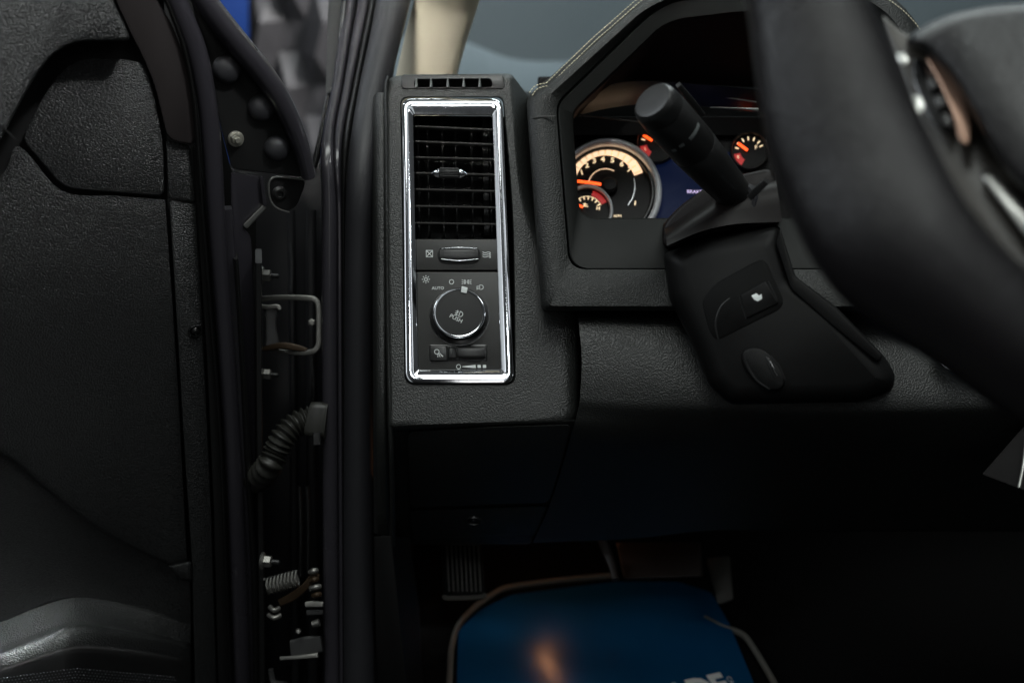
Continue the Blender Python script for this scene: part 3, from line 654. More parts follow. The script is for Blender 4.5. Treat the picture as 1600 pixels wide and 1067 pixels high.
# lower pad under the instruments
patch('lower_pad', [
    [(900, 486, .84), (1000, 486, .84), (1120, 484, .84), (1260, 480, .84), (1420, 476, .84), (1620, 470, .84), (1800, 466, .84)],
    [(902, 492, .800), (1000, 491, .800), (1120, 490, .800), (1260, 490, .80), (1420, 490, .80), (1620, 490, .80), (1800, 490, .80)],
    [(905, 512, .783), (1000, 512, .783), (1120, 512, .783), (1260, 515, .783), (1420, 520, .783), (1620, 520, .783), (1800, 520, .783)],
    [(909, 560, .775), (1000, 560, .772), (1120, 562, .770), (1260, 565, .77), (1420, 570, .77), (1620, 575, .77), (1800, 575, .77)],
    [(907, 612, .772), (1000, 615, .768), (1120, 622, .762), (1260, 628, .760), (1420, 628, .76), (1620, 620, .76), (1800, 620, .76)],
    [(903, 640, .775), (1000, 648, .772), (1120, 652, .768), (1260, 656, .766), (1420, 654, .766), (1620, 650, .766), (1800, 650, .766)],
    [(891, 685, .792), (1000, 700, .800), (1120, 700, .80), (1260, 700, .80), (1420, 700, .80), (1620, 700, .80), (1800, 700, .80)],
    [(862, 780, .88), (1000, 780, .885), (1120, 780, .885), (1260, 780, .885), (1420, 780, .885), (1620, 780, .885), (1800, 780, .885)],
    [(832, 848, .95), (980, 842, .955), (1120, 828, .95), (1260, 830, .95), (1420, 830, .95), (1620, 830, .95), (1800, 830, .95)]],
    M['dash'], dash, 5, 6, t=.02)
# knee panel / access cover
KN = PL((750, 668, .787), (750, 845, .95), (600, 668, .79))
slab('knee_frame', KN, [(608, 664), (904, 656), (890, 700), (862, 780), (830, 850), (612, 850)], -.006, .02, M['dash'], dash, 6, 3)
slab('fuse_cover', KN, [(636, 674), (760, 667), (893, 663), (880, 715), (858, 785), (640, 792)], .001, .008, M['dash'], dash, 9, 2.2)
kl = slab('lower_cover', KN, [(640, 797), (856, 790), (838, 834), (645, 842)], -.001, .008, M['dash'], dash, 6, 2)
c = KN.at(740, 813, -.001); k = KN.px(740, 813)
lathe('cover_fastener', c, KN.n, [(k*14, 0), (k*13, .0015), (k*11, .0015), (k*10, 0), (k*4, 0), (k*3, .001), (.0001, .001)], M['smooth'], kl, 28)

# ================================================================== CONTROL PANEL (vent and light switches)
cp = thing('vent_and_light_panel', FACE.at(715, 600), 'upright chrome framed panel holding side air vent and headlamp switch', 'control panel')
def brect(a, r): pass
B0 = [(627.5, 154), (785, 154), (803.5, 599), (634, 599)]
B1 = [(628.5, 155), (784, 155), (802.5, 598), (635, 598)]
B2 = [(632, 159), (781, 159), (798.5, 593.5), (639, 593.5)]
B3 = [(636, 163), (777, 163), (794, 589.5), (643, 589.5)]
B4 = [(640, 170), (773.5, 170), (789.5, 585), (647.5, 585)]
B5 = [(645, 178), (770, 179), (783, 579), (652.5, 579)]
B6 = [(646.5, 180), (769, 181), (781.5, 577), (654, 577)]
r0 = 15
loft('chrome_frame', ploops(FACE, [(B0, r0, -.004), (B0, r0, .0015), (B1, r0, .0026), (B2, r0-3, .0034), (B3, r0-5, .0034), (B4, 6, .0025), (B5, 3.5, .0010), (B6, 3, -.0008), (B6, 3, -.022)], 9), M['chrome'], cp, smooth=28)
# panels
UPN = [(650, 374), (777, 374), (778.5, 422), (651.5, 422)]
LPN = [(651.5, 425), (778.5, 425), (783, 580), (654, 580)]
HP = -.0006
up_ = slab('vent_wheel_panel', FACE, UPN, HP, .01, M['panel'], cp, 1.5, .8)
lp_ = slab('light_switch_panel', FACE, LPN, HP, .01, M['panel'], cp, 2, .8)
# thumb wheel
a, x, y = FACE.axes(717, 398); k = FACE.px(717, 398)
slab('wheel_recess', FACE, [(683, 392), (690, 386), (744, 386), (752, 392), (752, 404), (744, 413), (690, 413), (683, 404)], HP+.0008, .002, M['black'], up_, 8, 2.5)
def knurl(name, cu, cv, hw, hh, r, m, parent, hbase, sag=3):
    """part of a knurled roller; axis across the image vertical; ribs and rows"""
    k = FACE.px(cu, cv); V = []; Fc = []
    nx, ny = 66, 26
    for j in range(ny+1):
        for i in range(nx+1):
            s = -1+2*i/nx; t = -1+2*j/ny
            bump = .00016*(1 if (i % 3) and (j % 3) else 0)*(1 if abs(s) < .82 and abs(t) < .8 else 0)
            hgt = hbase + r*(1-(s*s))*.6 + r*.5*(1-t*t*t*t) - (.0012 if abs(t) > .97 else 0) + bump
            V.append(FACE.at(cu+hw*s, cv+hh*t+sag*(1-s*s)*(0.35), hgt))
    for j in range(ny):
        for i in range(nx):
            q = j*(nx+1)+i; Fc.append((q, q+1, q+nx+2, q+nx+1))
    n0 = len(V); V += [FACE.at(cu-hw, cv-hh, hbase-.004), FACE.at(cu+hw, cv-hh, hbase-.004), FACE.at(cu+hw, cv+hh, hbase-.004), FACE.at(cu-hw, cv+hh, hbase-.004)]
    top = list(range(nx+1)); bot = [ny*(nx+1)+i for i in range(nx+1)]
    lef = [j*(nx+1) for j in range(ny+1)]; rig = [j*(nx+1)+nx for j in range(ny+1)]
    Fc += [tuple(top+[n0+1, n0]), tuple(bot+[n0+2, n0+3]), tuple(lef+[n0+3, n0]), tuple(rig+[n0+2, n0+1]), (n0, n0+1, n0+2, n0+3)]
    return obj(name, V, Fc, m, parent, 30)
M['knurl'] = mat('knurled_black_rubber', (.020, .020, .020), .4)
knurl('thumb_wheel', 717, 396, 30, 9.5, .0030, M['knurl'], up_, HP+.0016)
def ring_px(name, pts, r, wpx, h, hh, m, parent, n=5):
    q = rpoly(pts, r, n); path = []
    for p in q:
        X = FACE.at(p.x, p.y, h); path.append((*X, wpx*FACE.px(p.x, p.y)/2))
    return sweep(name, path, m, parent, hh, ROUND, n=2, world=True, closed=True, nrm=FACE.n)
ring_px('wheel_trim', [(686, 387), (748, 388), (750, 404), (686, 404)], 7, 1.7, HP+.0028, .0006, M['gloss'], up_)
sweep('wheel_highlight_lip', [(*FACE.at(690, 405, HP+.0045), .0004), (*FACE.at(717, 407.5, HP+.0062), .00045), (*FACE.at(747, 405, HP+.0045), .0004)], M['chrome'], up_, .0004, ROUND, 6, world=True, nrm=FACE.n)
sweep('wheel_highlight_lip', [(*FACE.at(690, 388.5, HP+.0042), .0003), (*FACE.at(717, 387, HP+.0055), .0004), (*FACE.at(745, 388.5, HP+.0042), .0003)], M['chrome'], up_, .0004, ROUND, 6, world=True, nrm=FACE.n)
strokes('closed_vent_symbol', FACE, [[(666, 391.5), (676, 391.5), (676, 401.5), (666, 401.5), (666, 391)], [(667, 392.5), (675, 400.5)], [(675, 392.5), (667, 400.5)]], 1.1, HP+.0003, M['white'], up_)
wl = []
for i in range(3):
    y0 = 393.5+i*3.3; wl.append([(754+t*12.5, y0+t*2+1.2*math.sin(t*6)) for t in [j/10 for j in range(11)]])
    wl.append([(754+11, y0+.6), (754+12.8, y0+2.2), (754+10.5, y0+3)])
strokes('open_vent_symbol', FACE, wl, .9, HP+.0003, M['white'], up_)
# rotary knob
KU, KV = 717.5, 488.5
kc = FACE.at(KU, KV, HP+.0112)-FACE.n*.0112; k = FACE.px(KU, KV)
lathe('knob_recess', kc, FACE.n, [(k*47, -.001), (k*47, .0002), (k*42, .0003), (k*41, .0006)], M['gloss'], lp_, 64)
ax = (FACE.n+Vector((0, 0, .0))).normalized()
knob = lathe('light_knob', kc, ax, [(k*38, 0), (k*40, .002), (k*40.5, .006), (k*40, .0095), (k*38.6, .0108), (k*36.5, .0110), (k*36, .0106), (k*18, .0111), (.0002, .0112)], M['knobblack'], cp, 72)
lathe('knob_ring', kc, ax, [(k*39.6, .0088), (k*40.2, .0098), (k*39.4, .0108), (k*38, .0114), (k*36.8, .0113), (k*36.2, .0105)], M['chrome'], knob, 72, cap=False)
HK = HP+.0114
PK = Plane(FACE.p+FACE.n*HK, FACE.n)
def kshift(u, v): return u-1.2, v-3.2   # knob face sits nearer to the lens
def ku(u, v): return (u, v)
slab('knob_pointer', PK, [(721.5, 447), (731, 449.5), (729, 458.5), (720, 456.5)], .0006, .0012, M['white'], knob, 1, .4)
fog = []
cx, cy, an = 717, 490, rad(20)
def rot(p): return (cx+p[0]*math.cos(an)-p[1]*math.sin(an), cy+p[0]*math.sin(an)+p[1]*math.cos(an))
fog.append([rot(p) for p in [(1, -4), (1, 4), (3, 4), (5.5, 2.5), (6.3, 0), (5.5, -2.5), (3, -4), (.5, -4)]])
for yy in (-3, 0, 3): fog.append([rot((-1, yy)), rot((-6, yy+1.2))])
fog.append([rot((-3.4, -4.6)), rot((-2.6, -1.5)), rot((-4, 1)), rot((-3.2, 4.6))])
strokes('fog_lamp_symbol', PK, fog, 1.0, .0003, M['white'], knob)
text('knob_lettering', 'PUSH', PK, 712.5, 498, 6.4, M['white'], knob, .0003, 27)
# printed symbols round the knob
sun = [circ(665.5, 436.5, 2.4, n=12)]
for i in range(8):
    a_ = i*45; sun.append([(665.5+4*math.cos(rad(a_)), 436.5+4*math.sin(rad(a_))), (665.5+6.4*math.cos(rad(a_)), 436.5+6.4*math.sin(rad(a_)))])
strokes('lamp_symbol', FACE, sun, 1.0, HP+.0003, M['white'], lp_)
strokes('off_symbol', FACE, [circ(705.5, 440.5, 3.4)], 1.0, HP+.0003, M['white'], lp_)
pk = []
for s in (-1, 1):
    c_ = 729+s*3.2
    pk.append([(c_-s*1.6*-1, 437), (c_+s*1.6, 444)] if False else [(c_, 437.2), (c_, 443.8)])
    pk.append([(c_, 437.2), (c_+s*-1.2, 438), (c_-s*2.2, 440.5), (c_-s*1.2, 443), (c_, 443.8)])
    for yy in (-2.8, 0, 2.8): pk.append([(c_+s*1.4, 440.5+yy*.7), (c_+s*4.4, 440.5+yy*1.2)])
strokes('parking_light_symbol', FACE, pk, .9, HP+.0003, M['white'], lp_)
hl = [[(749.5, 445.5), (749.5, 452.3), (752, 452.3), (754.5, 451), (755.3, 448.8), (754.5, 446.6), (752, 445.3), (749.2, 445.5)]]
for yy in (0, 2.2, 4.4): hl.append([(748, 446.8+yy), (744.4, 447.9+yy)])
strokes('headlamp_symbol', FACE, hl, 1.0, HP+.0003, M['white'], lp_)
text('auto_lettering', 'AUTO', FACE, 684.3, 450.2, 4.8, M['white'], lp_, HP+.0003, 0, bold=.01)
# fog / cargo button
btn = slab('cargo_lamp_button', FACE, [(672, 539.5), (698, 539.5), (699, 563), (672.5, 563.5)], HP+.0028, .008, M['smooth'], cp, 2, 1.4)
slab('button_gap', FACE, [(670.5, 538), (761, 538), (761.5, 565), (671, 565)], HP+.0002, .004, M['gloss'], lp_, 3, .6)
cg = [circ(682.5, 549.5, 3.6), ]
for dx in (0, 2.6, 5.2): cg.append([(684.5+dx*.5, 552.5-dx*.2), (684+dx*1.4, 558-dx*.15)])
cg.append([(687, 551.5), (692.5, 557)])
strokes('cargo_symbol', FACE, cg, 1.0, HP+.0031, M['white'], btn)
slab('button_bridge', FACE, [(700.5, 542), (713, 542), (714, 560), (701, 560)], HP+.0014, .004, M['smooth'], lp_, 1.5, 3)
slab('dimmer_recess', FACE, [(716, 541), (758, 541), (759, 562), (748, 566), (727, 566), (716, 562)], HP+.0006, .004, M['black'], lp_, 4, 1)
knurl('dimmer_wheel', 737, 550, 21, 8.5, .0026, M['knurl'], cp, HP+.0018, 2)
ds = [circ(716.5, 572.8, 3.3)]
strokes('dim_symbol', FACE, ds, .9, HP+.0003, M['white'], lp_)
slab('dimmer_scale', FACE, [(722.5, 572.2), (743, 570), (743.5, 575.2), (722.5, 573.4)], HP+.0003, .0004, M['white'], lp_, .3, .1)
for u in (748.7, 757): slab('dimmer_scale_block', FACE, [(u-2.8, 570), (u+2.6, 570), (u+2.9, 574.8), (u-2.6, 574.8)], HP+.0003, .0004, M['white'], lp_, 1, .1)
# vent
VT = [(648, 181), (768, 182), (778, 373), (650.5, 373)]
loft('vent_housing', ploops(FACE, [(VT, 3, -.0015), (VT, 3, -.07)], 5), M['black'], cp, cap1=True, smooth=30)
sl = [(197.5, 203), (221, 226), (246, 249), (270.5, 273), (296, 299), (322, 324.5), (348.5, 350.5)]
M['slat'] = grain('vent_slat_plastic', (.05, .048, .045), .38, 1200, .08)
for i, (a_, b_) in enumerate(sl):
    t0 = (a_-180)/190.0
    xl = 648.3+t0*2.6; xr = 768.5+t0*9.5
    la = FACE.at(xl, a_, -.003); ra = FACE.at(xr, b_, -.003); dn = -FACE.n
    tl = Vector((0, 0, -1)); tilt = (dn + UP*.32).normalized()
    up1 = UP*.0008
    def sec(p): return [p+up1, p+up1*.5+FACE.n*.0006, p-up1*.5+FACE.n*.0006, p-up1, p+tilt*.016-up1*.8, p+tilt*.016+up1*.8]
    loft('vent_slat', [sec(la), sec(ra)], M['slat'], cp, True, True, 30)
# vertical vanes behind
for u in (652, 667, 690, 711, 736, 757, 765):
    wdt = 1.3 if u not in (757, 765) else 4 if u == 757 else 1.2
    V = []
    l0 = [FACE.at(u-wdt+ (v-180)*.02, v, -.026) for v in (184, 368)]; l1 = [FACE.at(u+wdt+(v-180)*.02, v, -.026) for v in (184, 368)]
    loft('vent_vane', [[l0[0], l1[0], l1[0]-FACE.n*.02, l0[0]-FACE.n*.02], [l0[1], l1[1], l1[1]-FACE.n*.02, l0[1]-FACE.n*.02]], M['vane'], cp, True, True, 0)
# vent tab
tc0 = FACE.at(674, 270.5, .0010); tc1 = FACE.at(730, 272, .0010); k = FACE.px(700, 271); axx = (tc1-tc0).normalized(); Lx = (tc1-tc0).length
tab = lathe('vent_tab', tc0, axx, [(k*4, Lx*.13), (k*7, Lx*.2), (k*8.2, Lx*.26), (k*8.4, Lx*.5), (k*8.2, Lx*.74), (k*7, Lx*.8), (k*4, Lx*.87)], M['knurl'], cp, 40)
for s0, pr in ((tc0, [(.0002, 0), (k*2.2, Lx*.03), (k*4.6, Lx*.09), (k*7.0, Lx*.17), (k*7.3, Lx*.21), (k*6.9, Lx*.22)]), (tc0, [(k*6.9, Lx*.78), (k*7.3, Lx*.79), (k*7.0, Lx*.83), (k*4.6, Lx*.91), (k*2.2, Lx*.97), (.0002, Lx)])):
    lathe('tab_tip', s0, axx, pr, M['chrome'], tab, 32)
V = []; Fc = []
for i in range(22):
    for j in range(9):
        ang = rad(-64+j*16); s_ = Lx*(.25+.5*i/21); yv = UP.cross(axx) 
        n2 = FACE.n; u2 = axx.cross(FACE.n).normalized()
        if u2.dot(UP) < 0: u2 = -u2
        dirv = n2*math.cos(ang)+u2*math.sin(ang); c_ = tc0+axx*s_+dirv*k*8.3; tt = u2*math.cos(ang)-n2*math.sin(ang)
        b = len(V); e = k*.75
        V += [c_-axx*e-tt*e, c_+axx*e-tt*e, c_+axx*e+tt*e, c_-axx*e+tt*e, c_+dirv*k*.9]
        Fc += [(b, b+1, b+4), (b+1, b+2, b+4), (b+2, b+3, b+4), (b+3, b, b+4)]
obj('tab_knurling', V, Fc, M['knurl'], tab, 0)

# ================================================================== INSTRUMENT CLUSTER
ic = thing('instrument_cluster', GAU.at(1050, 360), 'lit instrument cluster with orange needles and dark blue display', 'instrument cluster')
slab('cluster_backing', GAU, [(840, 120), (1420, 120), (1420, 420), (840, 420)], -.004, .01, M['face'], ic, 4, 1)
# visor shelf above gauges
patch('cluster_visor', [[(905, 180, .90), (960, 168, .895), (1040, 162, .89), (1180, 175, .885), (1300, 185, .885)],
                        [(930, 150, .87), (965, 130, .862), (1040, 128, .86), (1180, 140, .855), (1300, 150, .855)]], M['smooth'], ic, 5, 4, t=.004)
sweep('visor_trim', [(905, 179, .895, 1), (990, 190, .89, 1), (1040, 192, .89, 1)], M['darksteel'], ic, .0005, ROUND, 4)
sweep('visor_trim', [(1100, 148, .875, 1), (1150, 155, .87, 1.2), (1182, 160, .865, 1.4)], M['silver'], ic, .0006, ROUND, 4)
sweep('visor_trim', [(1110, 168, .875, 1), (1160, 170, .87, 1.5), (1185, 172, .865, 3)], M['silver'], ic, .0006, ROUND, 4)
def band(name, cu, cv, r0_, r1_, a0, a1, h, m, parent, n=40):
    V = []; Fc = []
    for i in range(n+1):
        a_ = rad(a0+(a1-a0)*i/n)
        for r in (r0_, r1_): V.append(GAU.at(cu+r*math.cos(a_), cv+r*math.sin(a_), h))
        for r in (r0_, r1_): V.append(GAU.at(cu+r*math.cos(a_), cv+r*math.sin(a_), h-.0006))
    for i in range(n):
        b = i*4
        Fc += [(b, b+1, b+5, b+4), (b+2, b+6, b+7, b+3), (b, b+4, b+6, b+2), (b+1, b+3, b+7, b+5)]
    Fc += [(0, 2, 3, 1), (n*4, n*4+1, n*4+3, n*4+2)]
    return obj(name, V, Fc, m, parent, 0)
def gring(name, cu, cv, r, wpx, h, hh, m, parent):
    pth = []
    for i in range(40):
        a_ = 2*math.pi*i/40; X = GAU.at(cu+r*math.cos(a_), cv+r*math.sin(a_), h); pth.append((*X, wpx*.0006/2))
    return sweep(name, pth, m, parent, hh, ROUND, n=1, world=True, closed=True, nrm=GAU.n)
tach = band('tachometer', 948, 296, 1, 74, 0, 360, -.002, M['face'], ic)
gring('tachometer_ring', 950, 302, 79, 11, .006, .006, M['ring'], tach)
gring('tachometer_inner_ring', 950, 301, 70, 7, .001, .003, M['smooth'], tach)
band('tachometer_band', 946, 291, 48, 62, 175, 340, 0, M['cream'], tach)
gl = []
for i in range(15):
    a_ = rad(180+i*11.2); gl.append([(946+50*math.cos(a_), 291+50*math.sin(a_)), (946+(57 if i % 2 else 60)*math.cos(a_), 291+(57 if i % 2 else 60)*math.sin(a_))])
strokes('tachometer_ticks', GAU, gl, 1, .0004, M['tick'], tach)
for s_, u, v in (('1', 909, 270), ('2', 917, 259), ('3', 928.5, 252), ('4', 942, 249.5), ('5', 957, 251), ('6', 971.5, 257), ('7', 983, 266)):
    text('tachometer_number', s_, GAU, u, v, 8.6, M['num'], tach, .0003, (u-942)*.35, bold=.03)
strokes('tachometer_arc', GAU, [circ(946, 291, 27, 195, 300, 20)], 1, .0003, M['cream'], tach)
strokes('tachometer_arc', GAU, [circ(946, 291, 46, 345, 400, 14)], 1, .0003, M['ring'], tach)
strokes('tachometer_needle', GAU, [[(900, 283.2), (920, 285.3), (945, 289)]], 4.2, .0040, M['needle'], tach, .001)
lathe('needle_hub', GAU.at(952, 292, 0), GAU.n, [(.008, 0), (.008, .004), (.006, .006), (.0001, .0065)], M['face'], tach, 24)
text('tachometer_unit', 'RPM', GAU, 965, 338, 4.5, M['num'], tach, .0003, 0)
strokes('tachometer_mark', GAU, [[(993, 314), (992, 321)]], 1.6, .0003, M['num'], tach)
tg = band('temperature_gauge', 918, 328, 1, 36, 0, 360, .0005, M['face'], ic)
gring('gauge_ring', 918, 329, 37.5, 5, .004, .003, M['ring'], tg)
band('gauge_red_arc', 918, 330, 24, 33, 285, 335, .0013, M['redglow'], tg)
tk = [[(917+r_*math.cos(rad(a_)), 331+r_*math.sin(rad(a_))) for r_ in (19, 24)] for a_ in (240, 258, 276, 294, 312, 330)]
strokes('gauge_ticks', GAU, tk, 1.8, .0015, M['num'], tg)
strokes('gauge_arc', GAU, [circ(917, 331, 24, 235, 335, 14)], 1, .0015, M['num'], tg)
text('gauge_letter', 'H', GAU, 934.5, 327, 6, M['num'], tg, .0015, 5, bold=.02)
strokes('gauge_symbol', GAU, [[(911, 322), (919, 323)], [(914, 317), (914, 323)], [(911, 319), (918, 320)]], 1.2, .0015, M['num'], tg)
strokes('gauge_needle', GAU, [[(900, 319), (911, 324)]], 3.6, .003, M['needle'], tg, .001)
for nm, cu, cv, r, nd in (('oil_gauge', 1026, 224, 31, [(1005, 211), (1019, 220)]), ('fuel_gauge', 1171, 237, 29, [(1153, 224), (1168, 235)])):
    g = band(nm, cu, cv, 1, r-1, 0, 360, .0005, M['face'], ic)
    gring('gauge_ring', cu, cv, r, 3.5, .003, .003, M['darksteel'], g)
    tk = [[(cu+r_*math.cos(rad(a_)), cv+r_*math.sin(rad(a_))) for r_ in (r*.6, r*.8)] for a_ in (195, 215, 240, 265, 290, 315, 335)]
    strokes('gauge_ticks', GAU, tk, 2.0, .0015, M['num'], g)
    band('gauge_red_arc', cu, cv, r*.5, r*.85, 120, 170, .0013, M['redglow'], g)
    strokes('gauge_needle', GAU, [nd], 4.2, .003, M['needle'], g, .001)
    text('gauge_letter', 'E' if nm == 'fuel_gauge' else 'L', GAU, cu-18, cv+10, 5, M['num'], g, .0015, 0)
text('gauge_letter', 'F', GAU, 1181, 232, 7, M['num'], bpy.data.objects['fuel_gauge'], .0015, 0)
dp = slab('display_screen', GAU, [(1020, 262), (1060, 238), (1150, 238), (1160, 365), (1000, 365), (1018, 340), (1034, 310)], -.0005, .004, M['screen'], ic, 4, 1)
text('display_text', 'BRAKE', GAU, 1073, 300, 5.6, M['lilac'], dp, .0006, 2, align='LEFT', bold=.015)
text('display_text', 'Press', GAU, 1080, 321, 6.6, M['lilac'], dp, .0006, 2, align='LEFT', bold=.015)
# clear lens would sit here; its lower lip
sweep('cluster_lower_lip', [(890, 350, .86, 4), (960, 352, .86, 4), (1040, 352, .86, 4)], M['smooth'], ic, .01, FLAT, 3)

# ================================================================== STEERING COLUMN
scn = thing('steering_column', P(1240, 630, .74), 'black steering column shroud with pedal adjust switch and tilt lever', 'steering column')
SC = PL((1200, 630, .72), (1200, 350, .745), (1040, 500, .755))
up0 = [(1034, 352), (1062, 322), (1110, 288), (1160, 272), (1208, 262), (1222, 350), (1110, 366), (1036, 392)]
slab('upper_shroud', SC, up0, -.012, .05, M['shroudtop'], scn, 14, 6)
patch('upper_shroud_slope', [[(1036, 350, .80), (1080, 318, .80), (1140, 285, .80), (1212, 270, .79)],
    [(1040, 366, .765), (1090, 335, .762), (1145, 305, .76), (1214, 290, .755)],
    [(1042, 384, .752), (1095, 362, .75), (1150, 350, .748), (1222, 347, .745)]], M['shroudtop'], scn, 5, 5, t=.01)
k = .0005
a = P(1152, 318, .752); lathe('stalk_boot', a+(a-CAM).normalized()*.01, (P(1100, 300, .70)-a), [(.017, -.01), (.017, 0), (.0155, .004), (.013, .004), (.012, -.002)], M['rubber'], scn, 32)
lo = ccw([(1036, 396), (1105, 372), (1217, 350), (1240, 430), (1305, 478), (1385, 560), (1400, 588), (1392, 612), (1345, 628), (1142, 632), (1108, 602), (1085, 545), (1046, 468)])
m_ = SC.px(1200, 500)
loft('lower_shroud', ploops(SC, [(lo, 9, -.09), (lo, 9, -.012), (shrink(lo, 3), 9, -.004), (shrink(lo, 10), 8, .001), (shrink(lo, 20), 8, .0035), (shrink(lo, 30), 6, .005)], 5), M['shroud'], scn, cap1=True, smooth=50)
sweep('shroud_edge', [(1338, 629, .735, 1.2), (1372, 623, .735, 1.8), (1391, 608, .735, 2.2), (1397, 592, .735, 1.2)], M['darksteel'], scn, .0008, ROUND, 5)
slab('switch_recess_shade', SC, [(1095, 470), (1118, 442), (1180, 408), (1196, 404), (1226, 470), (1220, 484), (1150, 518), (1120, 534), (1108, 520)], .0056, .003, M['recess_shade'], scn, 10, 3)  # raised plate, coloured darker to imitate the shade of a deep recess
sweep('recess_edge', [(1122, 530, .728, 1.2), (1118, 505, .728, 1.4), (1126, 480, .728, 1.4), (1140, 466, .728, 1)], M['darksteel'], scn, .0006, ROUND, 5)
sw = slab('pedal_switch', SC, [(1156, 461), (1196, 437), (1217, 474), (1166, 498)], .0072, .004, M['shroud'], scn, 3, 3)
slab('pedal_symbol', SC, [(1174, 462), (1182, 458), (1186, 462), (1190, 459), (1191, 467), (1184, 471), (1178, 468)], .0076, .0006, M['white'], sw, 1, .3)
sweep('switch_edge', [(1155, 462, .723, .9), (1160, 480, .723, .9), (1166, 499, .723, .9)], M['darksteel'], sw, .0005, ROUND, 4)
sweep('switch_edge', [(1200, 440, .722, 1.6), (1207, 455, .722, 2), (1214, 470, .722, 1.4)], M['darksteel'], sw, .0005, ROUND, 4)
lev = slab('tilt_lever', SC, [(1156, 552), (1170, 541), (1192, 543), (1212, 560), (1226, 590), (1226, 606), (1206, 612), (1180, 598), (1162, 575)], .010, .01, M['shroud'], scn, 12, 6)
sweep('lever_rim_highlight', [(1162, 552, .705, 1), (1168, 572, .705, 1.6), (1182, 594, .705, 1.8), (1202, 608, .705, 1)], M['darksteel'], lev, .0006, ROUND, 5)  # thin strips set in as rim highlights on the lever
sweep('lever_rim_highlight', [(1204, 556, .705, 1), (1217, 572, .705, 1.4), (1226, 592, .705, 1.2)], M['darksteel'], lev, .0006, ROUND, 5)
slab('lever_groove', SC, [(1196, 556), (1204, 562), (1216, 588), (1210, 592), (1200, 572)], .0108, .001, M['gloss'], lev, 3, 1)
sweep('shroud_crease', [(1252, 487, .722, 1), (1262, 490, .722, 1.2), (1278, 488, .722, .8)], M['darksteel'], scn, .0005, ROUND, 4)
sweep('shroud_crease', [(1308, 506, .722, .8), (1312, 525, .722, 1.4), (1320, 546, .722, .8)], M['darksteel'], scn, .0005, ROUND, 4)
slab('shroud_side', SC, [(1219, 356), (1243, 432), (1306, 482), (1380, 556), (1372, 566), (1296, 505), (1236, 452), (1212, 380)], .006, .01, M['shroud'], scn, 5, 3)
# ---- stalk
st = thing('indicator_stalk', P(1170, 335, .78), 'fat black indicator stalk with round flat end cap and white band marks', 'stalk')
A0 = P(1020, 158, .685); A1 = P(1178, 338, .785); AX = (A1-A0).normalized(); LL = (A1-A0).length
RS = 37*.69/F_PX
prof1 = [(.0001, -.0008), (RS*.6, -.0012), (RS*.82, -.0008), (RS*.93, .0012), (RS*.98, .004), (RS, .008), (RS*1.02, .012)]
prof2 = [(RS*1.0, .0125), (RS*1.03, .0135), (RS*1.04, LL*.36), (RS*1.0, LL*.375)]
prof3 = [(RS*.99, LL*.376), (RS*1.03, LL*.385), (RS*.98, LL*.5), (RS*.86, LL*.7), (RS*.74, LL*.88), (RS*.66, LL*.95), (RS*.45, LL*1.0), (.0001, LL*1.01)]
lathe('end_cap', A0, AX, prof1, M['smooth'], st, 56)
lathe('twist_collar', A0, AX, prof2, M['stalk'] if 'stalk' in M else M['smooth'], st, 56)
lathe('stalk_shaft', A0, AX, prof3, M['smooth'], st, 56)
def on_stalk(u, v, rr=1.045):
    best = None; xx = (UP-AX*UP.dot(AX)).normalized(); yy = AX.cross(xx)
    for si in range(60):
        for pi in range(120):
            s_ = LL*.7*si/60; ph = 2*math.pi*pi/120
            n_ = xx*math.cos(ph)+yy*math.sin(ph); q = A0+AX*s_+n_*RS*rr
            if n_.dot(CAM-q) < 0: continue
            uu, vv = proj(q); e = (uu-u)**2+(vv-v)**2
            if best is None or e < best[0]: best = (e, s_, ph)
    return best[1], best[2]
def smark(name, pts, hw):
    sph = [on_stalk(*p) for p in pts]; s_ = sum(a for a, b in sph)/len(sph)
    ph0 = sph[0][1]; ph1 = sph[-1][1]
    if ph1-ph0 > math.pi: ph1 -= 2*math.pi
    if ph0-ph1 > math.pi: ph1 += 2*math.pi
    if len(pts) == 1: ph0 -= .11; ph1 = ph0+.22
    xx = (UP-AX*UP.dot(AX)).normalized(); yy = AX.cross(xx); V = []; Fc = []; n = 10
    for i in range(n+1):
        ph = ph0+(ph1-ph0)*i/n; n_ = xx*math.cos(ph)+yy*math.sin(ph)
        for ds, rr in ((-hw, 1.05), (hw, 1.05), (hw, 1.02), (-hw, 1.02)): V.append(A0+AX*(s_+ds)+n_*RS*rr)
    for i in range(n):
        for k_ in range(4): Fc.append((i*4+k_, i*4+(k_+1) % 4, i*4+4+(k_+1) % 4, i*4+4+k_))
    Fc += [(0, 1, 2, 3), (n*4+3, n*4+2, n*4+1, n*4)]
    obj(name, V, Fc, M['greymark'], st, 0)
M['greymark'] = mat('grey_print', (.20, .22, .22), .5)
smark('band_mark', [(1078, 219), (1093, 194)], .0013); smark('band_mark', [(1066, 228)], .0013); smark('band_mark', [(1053, 235)], .0013)
sweep('stalk_slider', [(1060, 133, .705, 4), (1078, 155, .712, 5), (1097, 178, .722, 4)], M['smooth'], st, .003, FLAT, 4)
sweep('stalk_root', [(1160, 325, .775, 20), (1156, 345, .765, 22), (1160, 352, .76, 10)], M['black'], st, .012, ROUND, 4)
# wheel-side lever glimpsed
o = sweep('paddle_lever', [(1172, 308, .70, 5), (1184, 296, .695, 6), (1198, 283, .69, 5)], M['darksteel'], None, .003, FLAT, 4)
tag(o, 'small dark lever behind the wheel rim, right of the stalk', 'lever')

